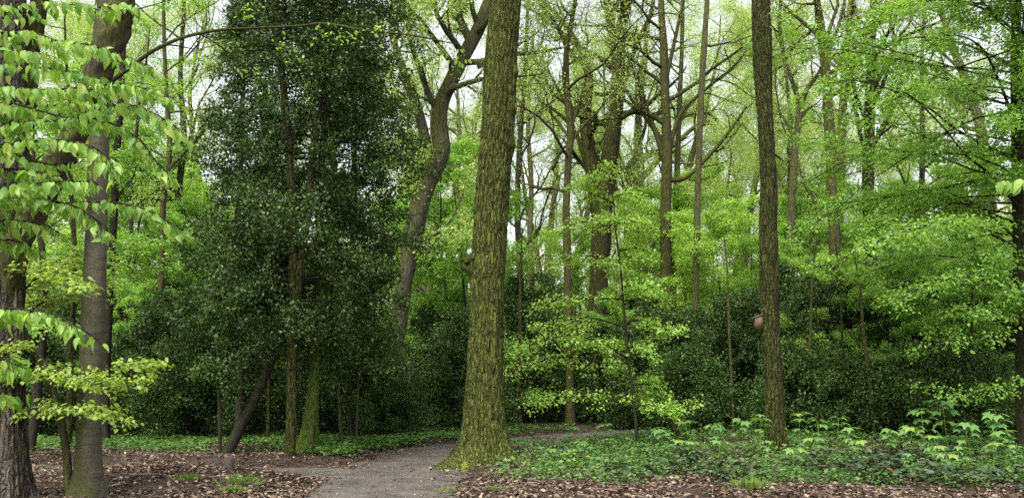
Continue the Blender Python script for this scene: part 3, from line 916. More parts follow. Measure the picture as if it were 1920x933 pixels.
    tubes_mesh(T, 'branches', M['dark_bark'], t, org)
    v, f = crown_from(rng, A, 2, .058, .035, 'planar', LEAF7); mesh_obj('leaves', v, f, M['hazel'], t, org)
near_trunks()

# ---- lime boughs hanging in from a tree just outside the frame
def hanging_lime(name, label, trunk_xy, trunk_r, boughs, seed, size):
    rng = np.random.default_rng(seed)
    x, y = trunk_xy; g = hz(x, y); org = V([x, y, g])
    t = thing(name, label, 'tree', org)
    tb = Tubes(); pts, rad = extend(rng, [V([x, y, g - .2]), V([x, y, g + 1.2]), V([x + .03, y, g + 3.5])], [trunk_r * 1.3, trunk_r, trunk_r * .9], 9, .04, .4)
    q = smooth(np.column_stack([pts, rad]), 60); tb.add(q[:, :3], q[:, 3], 20); tb.build('trunk', M['rough_bark'], t, org)
    T, PP, DD = [], [], []
    for rows, Y in boughs:
        p, r = px_line(rows, Y)
        r = [max(v, .0022) for v in r]
        # run the bough back to the trunk
        z0 = p[0][2] + .25
        p = [V([x, y, z0]), V([(x * 2 + p[0][0]) / 3, (y * 2 + p[0][1]) / 3, z0 + .08])] + p; r = [.012, .01] + r
        q = smooth(np.column_stack([p, r]), 60)
        T.append((q[:, :3], q[:, 3], 5))
        L = np.concatenate([[0], np.cumsum(np.linalg.norm(np.diff(q[:, :3], axis=0), axis=1))])
        s = 0
        sd = 1
        while s < L[-1]:
            s += rng.uniform(.010, .026)
            pos = V([np.interp(s, L, q[:, k]) for k in range(3)])
            i = min(int(np.searchsorted(L, s)), len(q) - 2); d = unit(q[i + 1, :3] - q[i, :3])
            if pos[0] * (1 if x < 0 else -1) < -abs(x) * .9: continue
            sd = -sd
            side = unit(V([-d[1], d[0], 0])) * sd
            n = rng.integers(1, 5)
            ln = rng.uniform(.03, .16)
            e = pos + (d * .6 + side * .7 + V([0, 0, -.18])) * ln
            T.append(([pos, (pos + e) / 2 + V([0, 0, .008]), e], [.0022, .002, .0016], 3))
            for j in range(n):
                u = 1 - j / max(n, 1) * .8
                PP.append(pos + (e - pos) * u); DD.append(unit(d * .5 + side * rng.uniform(-.6, 1) + V([0, 0, -.2])))
    tubes_mesh(T, 'boughs', M['dark_bark'], t, org)
    PP, DD = np.array(PP), np.array(DD)
    A, N = orient(rng, DD, 'hang')
    v, f = leaf_mesh(PP, A, N, size * np.clip(rng.normal(1, .24, len(PP)), .5, 1.5), LIME)
    mesh_obj('leaves', v, f, M['lime'], t, org)

hanging_lime('lime_tree', 'fresh pale lime leaves drooping into view in front of the rough barked trunk', (-3.75, 4.9), .16, [
    ([(-60, 55, 5), (60, 62, 4), (110, 78, 3), (170, 85, 3), (230, 105, 2.5), (275, 122, 2)], 4.3),
    ([(-60, 10, 5), (30, 14, 4), (110, 8, 3), (190, 14, 2.5), (245, 12, 2)], 4.5),
    ([(-60, 60, 5), (10, 92, 4), (45, 98, 3), (85, 102, 2)], 4.2),
    ([(-60, 150, 5), (25, 165, 4), (100, 168, 3), (215, 158, 3), (265, 165, 2.5), (300, 172, 2)], 4.1),
    ([(-60, 235, 5), (0, 238, 4), (80, 228, 3), (145, 222, 3), (220, 196, 2.5), (280, 208, 2), (332, 240, 2)], 4.2),
    ([(-40, 262, 5), (15, 270, 4), (100, 262, 3), (165, 272, 3), (195, 290, 2), (212, 315, 2)], 4.0),
    ([(140, 225, 3), (210, 232, 3), (262, 262, 2.5), (290, 300, 2), (312, 322, 2)], 4.25),
    ([(-40, 352, 5), (0, 352, 4), (90, 342, 3), (165, 340, 2)], 4.0),
    ([(-40, 375, 5), (0, 376, 4), (65, 370, 3), (135, 385, 3), (170, 405, 2), (195, 430, 2)], 4.1),
    ([(60, 372, 4), (165, 378, 3), (220, 380, 3), (280, 395, 2.5), (322, 420, 2)], 4.35),
    ([(-30, 305, 4), (40, 318, 3), (90, 325, 2)], 4.3),
    ([(-40, 580, 4), (0, 576, 3), (65, 582, 3), (110, 592, 2), (142, 612, 2)], 3.7),
    ([(-40, 660, 4), (0, 668, 3), (18, 675, 2)], 3.6),
    ([(-30, 440, 4), (20, 450, 3), (60, 462, 2)], 4.3),
    ([(-40, 735, 4), (0, 732, 3), (6, 734, 2)], 3.7),
    ([(-60, 115, 5), (20, 125, 4), (90, 128, 3), (150, 140, 2.5), (190, 150, 2)], 4.6),
    ([(-60, 200, 5), (20, 200, 4), (100, 198, 3), (180, 190, 2.5)], 4.5),
    ([(-60, 405, 5), (20, 412, 4), (80, 420, 3), (110, 436, 2)], 4.2),
    ([(60, 300, 4), (140, 305, 3), (185, 300, 2)], 4.5),
], 21, .05)
hanging_lime('lime_tree', 'few large pale lime leaves poking in at the edge before the dark trunk', (3.2, 4.4), .10, [
    ([(1990, 330, 3), (1950, 336, 2.5), (1915, 336, 2), (1885, 338, 2)], 4.0)], 22, .052)

# ------------------------------------------------------------------ hollies
def holly(name, label, loc, stems, Hh, prof, per, seed, mat, cat='tree', bark='dark_bark', z0=.4, nb=90, size=.058, group=None, stem_r=.07, base_bark=None, dense=1.0):
    """stems: lists of (x, y, z, r) from the base; prof: rows (height fraction, radius) of the crown's outline."""
    rng = np.random.default_rng(seed)
    org = V(loc); t = thing(name, label, cat, org, group)
    hp, rp = V([p[0] for p in prof]), V([p[1] for p in prof])
    T, A = [], []
    tb = Tubes(); lines = []
    for s in stems:
        q = smooth(V(s, float), 40); q[:, :3] += org
        tb.add(q[:, :3], q[:, 3], 12, True, lambda P, th, A_, B_: .012 * noise3(np.cos(th) * 1.5, np.sin(th) * 1.5, P[:, 2:3] * 2, seed)); lines.append(q)
    tb.build('trunk', M[base_bark or bark], t, org)
    S = [dict(), dict(), dict(seg=3, n=4, len=(.28, .5), ang=(35, 65), wob=.15, trop=-.02, rr=.5, rmin=.005, sides=3, anch=4, leafy=True, a0=.1, t0=.2), dict(seg=2, len=(.3, .5), ang=(30, 60), wob=.2, rr=.6, rmin=.003, sides=3, anch=3, a0=.1)]
    S[1] = dict(n=6, t0=.22, anch=4, leafy=True, a0=.4)
    for k in range(int(nb * dense)):
        z = z0 + (Hh - z0) * (k + rng.random()) / nb
        q = lines[rng.integers(len(lines))]
        if z > q[-1, 2] - org[2]: q = lines[0]
        x0 = V([np.interp(z + org[2], q[:, 2], q[:, i]) for i in range(3)])
        R = float(np.interp(z / Hh, hp, rp)) * rng.uniform(.55, 1.25)
        a = rng.random() * 2 * pi
        d = V([cos(a), sin(a), rng.uniform(-.25, .35)])
        tgt = org + V([cos(a) * R, sin(a) * R, z + R * rng.uniform(-.3, .25)])
        d = tgt - x0; L = np.linalg.norm(d)
        if L < .2: continue
        d = d / L; p = x0; pts = [p]; rad = [.022]
        for i in range(5):
            p = x0 + d * L * (i + 1) / 5 + rng.normal(0, .05, 3) * L * .3 + V([0, 0, .10 * L * (((i + 1) / 5) - ((i + 1) / 5) ** 2)])
            pts.append(p); rad.append(.022 * (1 - .8 * (i + 1) / 5))
        T.append((pts, rad, 4))
        children(rng, pts, rad, L, 1, S, T, A)
    tubes_mesh(T, 'branches', M[bark], t, org)
    v, f = crown_from(rng, A, per, size, .085, 'any', LEAF4)
    mesh_obj('crown', v, f, M[mat], t, org)
    return t

def rel(org, rows, Y):
    """photo rows -> stem rows relative to org"""
    p, r = px_line(rows, Y); return [(*(a - org), b) for a, b in zip(p, r)]

g1 = ground(545, 853)
holly('holly_tree', 'tall dark holly with a straight mossy stem beside the litter edge of the path', g1,
      [rel(g1, [(543, 860, 22), (545, 800, 20), (547, 700, 19), (550, 560, 18), (548, 400, 16), (540, 250, 14), (520, 60, 12), (505, -60, 9)], g1[1]),
       rel(g1, [(549, 620, 16), (566, 480, 15), (578, 380, 15), (592, 250, 15), (605, 130, 14), (612, 0, 13), (615, -60, 10)], g1[1])],
      12.5, [(0, .4), (.12, .9), (.25, 1.75), (.5, 1.8), (.75, 1.5), (1, .6)], 5, 31, 'holly', base_bark='nest_oak', nb=145, z0=2.0)
g2 = ground(590, 848) + V([0, 1.3, 0])
holly('holly_tree', 'broad dark holly rising behind a bright mossy foot', g2,
      [rel(g2, [(588, 842, 20), (588, 760, 20), (592, 620, 17), (600, 450, 15), (600, 330, 14), (622, 120, 13), (628, -20, 11)], g2[1])],
      12.8, [(0, .5), (.12, 1.3), (.25, 1.8), (.5, 1.75), (.75, 1.45), (1, .6)], 6, 32, 'holly2', base_bark='mossy_bark', nb=145, z0=1.6)
g3 = on_ground(660, 20.5)
holly('holly_tree', 'dense dark holly between the bright bank and the crooked oak', g3,
      [rel(g3, [(660, 830, 16), (660, 700, 14), (662, 500, 12), (664, 300, 10), (662, 120, 8)], g3[1])],
      10.5, [(0, .4), (.1, .75), (.3, .85), (.5, 1.05), (.75, 1.0), (1, .4)], 5, 33, 'holly2', nb=95)
g4 = on_ground(445, 20.0)
holly('holly_tree', 'dark holly with loose arching twigs behind the leaning stem', g4,
      [rel(g4, [(445, 835, 16), (450, 700, 14), (440, 500, 12), (452, 300, 10), (458, 60, 8)], g4[1])],
      11, [(0, .6), (.1, 1.2), (.3, 1.25), (.5, 1.0), (.75, .95), (1, .5)], 5, 34, 'holly2', nb=95, z0=2.9)
g5 = ground(425, 852)
holly('leaning_holly', 'dark bare holly stem leaning steeply over the leaf litter', g5,
      [rel(g5, [(420, 858, 23), (436, 830, 20), (455, 790, 19), (472, 760, 18), (492, 715, 17), (512, 670, 16), (526, 630, 14), (545, 560, 13), (560, 480, 9)], g5[1])],
      4.3, [(0, .2), (.7, .6), (1, .8)], 4, 35, 'holly', nb=26, z0=2.6)
g6 = ground(412, 853)
holly('holly_sapling', 'thin upright holly stem just before the leaning dark stem', g6,
      [rel(g6, [(413, 858, 8), (412, 780, 7), (410, 700, 6), (408, 620, 5), (410, 560, 3)], g6[1])],
      3.3, [(0, .2), (.4, .5), (1, .3)], 3, 36, 'holly2', cat='sapling', nb=22, z0=1.2)
# the bright mossy foot of an old stump-like tree behind the path edge
def mossy_foot():
    Y = float(ground(578, 846)[1]); p, r = px_line([(572, 848, 46), (577, 830, 36), (581, 805, 28), (584, 770, 24), (588, 730, 20), (592, 690, 17), (597, 640, 15), (606, 560, 12), (618, 440, 10), (628, 250, 9), (634, 40, 8)], Y)
    org = V([p[0][0], Y, hz(p[0][0], Y)]); p[0][2] = org[2] - .1
    t = thing('mossy_tree', 'slender tree with a swollen bright green mossy foot', 'tree', org)
    q = smooth(np.column_stack([p, r]), 90); k = Tubes()
    k.add(q[:, :3], q[:, 3], 24, True, lambda P, th, A, B: (.03 * fbm(np.cos(th) * 2, np.sin(th) * 2, P[:, 2:3] * 3, 41, 3) + .06 * np.sin(th * 2 + 1) ** 2 * np.exp(-np.maximum(P[:, 2:3] - org[2], 0) / .25)))
    k.build('trunk', M['stump_moss'], t, org)
    k = Tubes(); s = ground(586, 856); k.add([s, s + V([.0, .02, .5]), s + V([.04, .03, 1.2])], [.03, .026, .02], 8); k.build('stem', M['nest_oak'], t, org)
mossy_foot()

# ------------------------------------------------------------------ crooked oak behind the hollies
tree('crooked_oak', 'crooked forked oak twisting upward behind the dark hollies', 'tree', 27,
     [[(735, 770, 44), (736, 745, 42), (738, 690, 37), (741, 640, 35), (752, 570, 32), (762, 510, 31), (773, 450, 35), (784, 395, 37), (797, 350, 36), (815, 312, 34), (828, 278, 33), (824, 235, 31),
       (827, 195, 29), (845, 155, 28), (862, 120, 27), (880, 85, 26), (896, 55, 24), (910, 22, 24), (925, -15, 22), (938, -60, 18)]],
     17, M['oak_bark'], M['oak'], OAK, (3, .085, .14, 'any', LEAF4), seed=41, nbr=12, t0=.55, sides=24, rough=.06,
     limbs=[[(797, 345, 26), (801, 310, 23), (797, 265, 21), (786, 215, 19), (770, 170, 18), (752, 120, 15), (742, 90, 13), (734, 50, 11), (736, 10, 9), (740, -30, 7)],
            [(884, 80, 18), (868, 50, 15), (860, 22, 13), (862, -10, 11)],
            [(792, 340, 16), (785, 305, 13), (772, 275, 11), (757, 262, 8)],
            [(760, 330, 12), (770, 345, 12), (784, 372, 14)],
            [(820, 205, 5), (790, 182, 5), (760, 184, 4), (720, 188, 3)],
            [(783, 470, 7, -1), (800, 450, 6, -2), (840, 420, 5, -2), (870, 360, 3, -2)]], limb_children=5)

# ------------------------------------------------------------------ the bright beech sapling in the middle
def beech_sapling():
    rng = np.random.default_rng(51)
    g0 = ground(1196, 836); Y = float(g0[1])
    pts, rad = px_line([(1196, 842, 9), (1193, 800, 8), (1190, 770, 7.5), (1184, 720, 7), (1178, 670, 6.5), (1172, 610, 6), (1168, 550, 5.5), (1162, 490, 5), (1154, 430, 4), (1150, 375, 3), (1140, 320, 2)], Y)
    org = V([pts[0][0], Y, hz(pts[0][0], Y)]); pts[0][2] = org[2] - .1
    t = thing('beech_sapling', 'bright fresh green beech sapling with level sprays in front of the hollies', 'sapling', org)
    q0 = smooth(np.column_stack([pts, V(rad) * .75]), 60); k = Tubes(); k.add(q0[:, :3], q0[:, 3], 10); k.build('trunk', M['dark_bark'], t, org)
    S = [dict(n=24, t0=.22),
         dict(n=9, t0=.1, seg=6, rel=False, len=(.6, 1.5), ang=(50, 85), wob=.12, trop=-.05, rr=.4, rmin=.005, sides=4, fall=.35),
         dict(seg=4, n=5, len=(.28, .48), ang=(35, 58), wob=.12, trop=-.06, tilt=.35, planar=True, rr=.5, rmin=.004, sides=3, anch=5, leafy=True, t0=.15, a0=.1),
         dict(seg=3, len=(.35, .6), ang=(35, 55), wob=.08, planar=True, rr=.6, rmin=.003, sides=3, anch=5, a0=.1)]
    T, A = [], []
    children(rng, q0[:, :3], q0[:, 3], 1, 0, S, T, A, n=18, t0=.16)
    sprays = [[(1190, 765, 4), (1215, 758, 3, -.3), (1240, 765, 2.5, -.5), (1264, 778, 2, -.6)],
              [(1188, 755, 4), (1150, 738, 3, -.3), (1100, 735, 3, -.5), (1050, 742, 2.5, -.6), (1004, 757, 2, -.7)],
              [(1184, 720, 4), (1220, 722, 3, .3), (1250, 745, 2, .4)],
              [(1182, 705, 4), (1130, 680, 3, .2), (1080, 668, 3, .4), (1020, 675, 2.5, .5), (955, 697, 2, .6)],
              [(1178, 670, 4), (1120, 640, 3, -.3), (1070, 628, 2.5, -.5), (1010, 640, 2, -.6), (985, 655, 1.5, -.6)],
              [(1176, 650, 4), (1205, 650, 3, -.3), (1225, 672, 2, -.4)],
              [(1172, 612, 4), (1110, 596, 3, .2), (1060, 600, 2.5, .3), (1010, 612, 2, .4)],
              [(1172, 605, 4), (1200, 600, 3, .3), (1235, 612, 2, .5)],
              [(1168, 560, 4), (1110, 560, 3, -.3), (1060, 560, 2.5, -.4), (1013, 568, 2, -.5)],
              [(1166, 540, 3), (1200, 530, 2.5, -.4), (1230, 540, 2, -.5)],
              [(1162, 490, 3), (1120, 480, 2.5, .2), (1080, 482, 2, .3), (1045, 495, 1.5, .3)],
              [(1160, 470, 3), (1195, 465, 2.5, .2), (1225, 478, 2, .3)],
              [(1154, 430, 3), (1110, 416, 2.5, -.2), (1075, 420, 2, -.3), (1048, 440, 1.5, -.3)],
              [(1153, 420, 3), (1190, 415, 2, -.2), (1218, 425, 1.5, -.3)],
              [(1150, 380, 2.5), (1115, 366, 2, .2), (1080, 380, 1.5, .2)],
              [(1148, 370, 2.5), (1180, 362, 2, .1), (1205, 378, 1.5, .1)],
              [(1145, 340, 2), (1120, 328, 1.5), (1100, 338, 1.2)]]
    for rows in sprays:
        p, r = px_line(rows, Y); q = smooth(np.column_stack([p, r]), 24)
        L = float(np.linalg.norm(q[-1, :3] - q[0, :3]))
        T.append((q[:, :3], q[:, 3], 4)); children(rng, q[:, :3], q[:, 3], max(L, .8), 1, S, T, A, n=int(5 + L * 6), t0=.12)
    tubes_mesh(T, 'branches', M['dark_bark'], t, org)
    v, f = crown_from(rng, A, 1, .058, V([.06, .06, .06]), 'planar', LEAF7)
    mesh_obj('crown', v, f, M['beech_pale'], t, org)
beech_sapling()

# ------------------------------------------------------------------ oaks and slender trees of the middle distance
mb, ob, fb = M['mossy_bark'], M['oak_bark'], M['far_bark']
OC = (1, .056, .18, 'any', LEAF4)
tree('slender_oak', 'slender mossy tree rising straight from behind the beech sapling', 'tree', 27,
     [[(1070, 790, 17), (1068, 700, 16), (1066, 600, 15), (1064, 500, 14), (1062, 400, 14), (1066, 300, 13), (1070, 250, 13), (1063, 170, 12), (1062, 100, 11), (1072, 40, 9), (1082, -20, 7)]],
     13, mb, M['oak'], OAK, OC, seed=61, nbr=10, t0=.45, limbs=[[(1064, 95, 8), (1045, 50, 6), (1020, 15, 5), (990, -10, 4)], [(1068, 250, 6), (1090, 180, 5), (1105, 120, 4)]])
tree('old_oak', 'thick forked oak with mossy ascending stems above the beech sapling', 'tree', 33,
     [[(1108, 740, 46), (1112, 680, 42), (1118, 600, 38), (1124, 500, 36), (1128, 420, 36), (1134, 350, 36), (1142, 300, 34), (1150, 240, 30), (1156, 190, 27), (1160, 120, 24), (1164, 60, 22), (1175, 10, 18), (1188, -50, 14)]],
     19, mb, M['oak'], OAK, OC, seed=62, nbr=12, t0=.5, sides=18,
     limbs=[[(1128, 420, 34), (1118, 360, 32), (1108, 300, 27), (1100, 250, 24), (1098, 200, 22), (1104, 150, 17), (1098, 115, 15), (1078, 75, 11), (1050, 35, 8), (1010, -5, 6)],
            [(1155, 190, 14), (1168, 150, 12), (1185, 105, 10), (1205, 60, 9), (1222, 20, 8), (1228, -30, 6)],
            [(1157, 150, 13), (1152, 90, 12), (1142, 40, 11), (1132, -10, 8)],
            [(1120, 345, 10), (1095, 295, 9), (1080, 250, 8), (1050, 215, 6), (1020, 195, 4)],
            [(1150, 215, 9), (1190, 210, 10), (1225, 215, 9), (1262, 200, 6)],
            [(1112, 330, 9), (1085, 300, 8), (1060, 275, 6, -1), (1035, 320, 5, -1)]], limb_children=6)
tree('old_oak', 'gnarled far oak with twisting grey limbs between the forked oak and the mossy pair', 'tree', 46,
     [[(1188, 620, 34), (1186, 540, 32), (1184, 480, 31), (1186, 420, 30), (1192, 370, 26), (1198, 310, 20), (1196, 250, 16), (1200, 180, 12), (1210, 90, 9)]],
     21, ob, M['oak'], OAK, OC, seed=63, nbr=12, t0=.35, sides=16,
     limbs=[[(1188, 350, 18), (1178, 325, 16), (1190, 300, 14), (1225, 288, 12), (1265, 270, 10), (1300, 240, 8), (1330, 225, 6)],
            [(1184, 430, 16), (1165, 390, 13), (1150, 330, 10), (1160, 290, 9)],
            [(1195, 340, 14), (1225, 310, 12), (1262, 250, 10), (1280, 220, 8), (1320, 210, 6), (1345, 225, 5)],
            [(1180, 490, 10), (1215, 470, 9), (1240, 440, 7), (1250, 400, 5)]], limb_children=6)
tree('mossy_oak', 'dark mossy oak standing upright beside a thinner twin', 'tree', 31,
     [[(1246, 620, 23), (1247, 560, 22), (1248, 480, 21), (1248, 400, 20), (1250, 330, 20), (1250, 250, 19), (1247, 180, 17), (1245, 100, 15), (1241, 40, 13), (1238, -30, 11)]],
     19, mb, M['oak'], OAK, OC, seed=64, nbr=12, t0=.45,
     limbs=[[(1247, 305, 12), (1230, 250, 9), (1208, 190, 8), (1190, 140, 6), (1176, 100, 5)],
            [(1249, 150, 8), (1262, 90, 7), (1275, 30, 6), (1285, -20, 5)],
            [(1250, 300, 9), (1275, 215, 7), (1320, 170, 6), (1370, 130, 5), (1400, 95, 4)],
            [(1250, 340, 10), (1290, 330, 8), (1340, 280, 7), (1372, 240, 5), (1400, 200, 4)]], limb_children=7)
tree('slender_oak', 'thin grey companion stem close against the dark mossy oak', 'tree', 32.5,
     [[(1262, 620, 13), (1263, 500, 12), (1268, 400, 12), (1270, 300, 11), (1274, 200, 10), (1278, 100, 8), (1280, 0, 7)]],
     17, ob, M['oak'], OAK, OC, seed=65, nbr=8, t0=.5)
tree('slender_oak', 'straight thin pole tree with a smooth light stem right of the mossy pair', 'tree', 28,
     [[(1303, 640, 13), (1304, 560, 13), (1306, 470, 12), (1308, 380, 12), (1311, 280, 12), (1315, 180, 11), (1320, 90, 11), (1326, 0, 9), (1330, -50, 8)]],
     15, ob, M['oak'], OAK, OC, seed=66, nbr=7, t0=.62)
tree('forked_tree', 'slim tree forking into a wide Y beyond the nest box oak', 'tree', 30,
     [[(1478, 640, 17), (1480, 540, 16), (1482, 430, 15), (1487, 340, 14), (1493, 260, 13), (1501, 195, 13)]],
     None, ob, M['oak'], OAK, OC, seed=67, nbr=2, t0=.8,
     limbs=[[(1501, 200, 11), (1490, 165, 9), (1474, 120, 8), (1464, 70, 8), (1462, 20, 7), (1470, -30, 6)], [(1501, 198, 11), (1515, 165, 9), (1535, 138, 8), (1552, 100, 7), (1575, 40, 6), (1590, -30, 5)],
            [(1480, 385, 8), (1500, 340, 7), (1525, 375, 6), (1532, 400, 5)]], limb_children=8)
tree('mossy_oak', 'tall mossy tree half hidden behind the bright beech sprays', 'tree', 29,
     [[(1575, 660, 22), (1570, 560, 21), (1565, 450, 20), (1560, 350, 20), (1556, 250, 19), (1550, 160, 18), (1544, 90, 16), (1536, 30, 14), (1528, -30, 12)]],
     18, mb, M['oak'], OAK, OC, seed=68, nbr=12, t0=.5, limbs=[[(1552, 170, 9), (1575, 120, 8), (1590, 70, 7), (1600, 10, 6)], [(1545, 80, 9), (1515, 50, 7), (1480, 20, 6), (1455, -10, 4)]], limb_children=7)
tree('dark_oak', 'dark upright oak with steep boughs seen through the bright beech sprays', 'tree', 32,
     [[(1640, 640, 24), (1636, 540, 23), (1632, 450, 22), (1628, 380, 22), (1628, 300, 21), (1630, 220, 20), (1632, 150, 17), (1634, 80, 15), (1638, 0, 13)]],
     18, M['dark_bark'], M['oak'], OAK, OC, seed=69, nbr=12, t0=.45, limbs=[[(1630, 280, 12), (1655, 240, 10), (1680, 180, 8), (1700, 110, 6)], [(1632, 120, 9), (1612, 60, 8), (1600, 0, 6)]], limb_children=7)
tree('grey_beech', 'pale grey trunk showing above the dark thicket past the nest box', 'tree', 36,
     [[(1582, 700, 24), (1578, 600, 23), (1572, 500, 22), (1570, 420, 21), (1575, 330, 18), (1580, 200, 15), (1590, 60, 11)]], 17, fb, M['oak'], OAK, OC, seed=70, nbr=8, t0=.5)
tree('grey_beech', 'pale grey trunk in the gap between beech sprays far to the side', 'tree', 38,
     [[(1838, 680, 26), (1842, 560, 25), (1846, 440, 24), (1848, 340, 22), (1840, 250, 19), (1822, 180, 17), (1795, 110, 14), (1770, 40, 10)]], 18, fb, M['oak'], OAK, OC, seed=71, nbr=10, t0=.5)
tree('slim_oak', 'slim straight trunk between dark oak and far side grey trunk', 'tree', 34,
     [[(1722, 640, 12), (1724, 520, 12), (1726, 400, 11), (1730, 280, 10), (1728, 140, 8), (1734, 0, 6)]], 16, M['dark_bark'], M['oak'], OAK, OC, seed=72, nbr=9, t0=.4)
tree('slim_oak', 'slim dark trunk in the light gap beside the great oak', 'tree', 34,
     [[(975, 760, 13), (978, 640, 12), (974, 500, 12), (970, 380, 11), (976, 250, 10), (985, 120, 8), (990, 0, 6)]], 16, M['dark_bark'], M['oak'], OAK, OC, seed=73, nbr=9, t0=.35)
tree('slim_oak', 'slim grey trunk second from the great oak in the light gap', 'tree', 44,
     [[(1000, 700, 12), (998, 560, 12), (994, 450, 11), (996, 340, 10), (990, 220, 8), (1000, 60, 6)]], 18, fb, M['oak'], OAK, OC, seed=74, nbr=9, t0=.3)
tree('slim_oak', 'far slanting slim trunk low in the light gap', 'tree', 50,
     [[(1020, 700, 14), (1024, 560, 13), (1030, 450, 12), (1040, 360, 10), (1046, 280, 8)]], 20, fb, M['oak'], OAK, OC, seed=75, nbr=12, t0=.25)
tree('mossy_oak', 'far yellow green mossy trunk in the opening beside the great oak', 'tree', 44,
     [[(800, 700, 18), (801, 620, 17), (804, 540, 16), (810, 470, 15), (815, 400, 13), (812, 300, 10)]], 18, fb, M['oak'], OAK, OC, seed=76, nbr=10, t0=.25)
tree('mossy_oak', 'far grey trunk just behind the edge of the great oak', 'tree', 48,
     [[(838, 700, 20), (840, 600, 19), (842, 500, 18), (850, 420, 15), (858, 300, 12)]], 19, fb, M['oak'], OAK, OC, seed=77, nbr=10, t0=.25)

# left background
tree('slim_oak', 'slender yellow green mossy tree branching wide beyond the grey beech', 'tree', 25,
     [[(300, 720, 13), (300, 600, 12), (302, 500, 12), (305, 420, 11), (308, 350, 11), (316, 310, 10), (318, 250, 9), (312, 180, 8), (308, 80, 7), (306, -20, 5)]],
     13, mb, M['oak'], OAK, OC, seed=78, nbr=9, t0=.5, limbs=[[(316, 318, 8), (332, 300, 7), (352, 280, 6), (370, 258, 5), (392, 225, 4), (405, 200, 3)], [(312, 330, 6), (300, 350, 5), (275, 370, 4), (255, 385, 3)]], limb_children=7)
tree('dark_oak', 'dark slim trunk showing along the edge of the grey beech', 'tree', 20,
     [[(197, 820, 16), (199, 700, 15), (204, 600, 14), (208, 500, 14), (214, 400, 13), (218, 300, 13), (226, 200, 12), (232, 60, 10)]], 12, M['dark_bark'], M['beech'], BEECH, (2, .07, .05, 'planar', LEAF4), seed=79, nbr=8, t0=.5)
tree('slim_oak', 'thin brown stem between the bent sapling and the grey beech', 'tree', 18,
     [[(122, 870, 14), (128, 820, 13), (130, 760, 12), (131, 680, 11), (136, 600, 10), (140, 480, 9), (132, 330, 8)]], 10, M['nest_oak'], M['beech'], BEECH, (2, .07, .05, 'planar', LEAF4), seed=80, nbr=9, t0=.4)
tree('leaning_tree', 'dark mossy trunk leaning behind the bent sapling', 'tree', 17.5,
     [[(50, 872, 20), (58, 830, 17), (66, 780, 17), (70, 730, 16), (78, 660, 14), (84, 580, 13), (80, 480, 12), (66, 360, 10)]], 9, M['dark_bark'], M['beech'], BEECH, (2, .07, .05, 'planar', LEAF4), seed=81, nbr=9, t0=.4)
tree('slim_oak', 'thin dark stem in the gloom between grey beech and yellow green tree', 'tree', 27,
     [[(237, 720, 8), (238, 640, 8), (239, 560, 7), (244, 460, 7), (250, 340, 6), (262, 180, 5)]], 12, M['dark_bark'], M['beech'], BEECH, (2, .075, .05, 'planar', LEAF4), seed=82, nbr=10, t0=.3)
tree('dark_oak', 'gnarled dark tree with wide boughs between yellow green tree and hollies', 'tree', 30,
     [[(352, 760, 18), (350, 640, 17), (348, 520, 16), (342, 420, 15), (335, 360, 13), (345, 260, 11), (338, 140, 9), (345, 20, 7)]], 16, M['dark_bark'], M['oak'], OAK, OC, seed=83, nbr=12, t0=.35, limbs=[[(340, 380, 9), (300, 372, 8), (262, 375, 6), (235, 372, 5)], [(335, 310, 8), (365, 270, 7), (395, 225, 6), (410, 205, 4)]], limb_children=6)

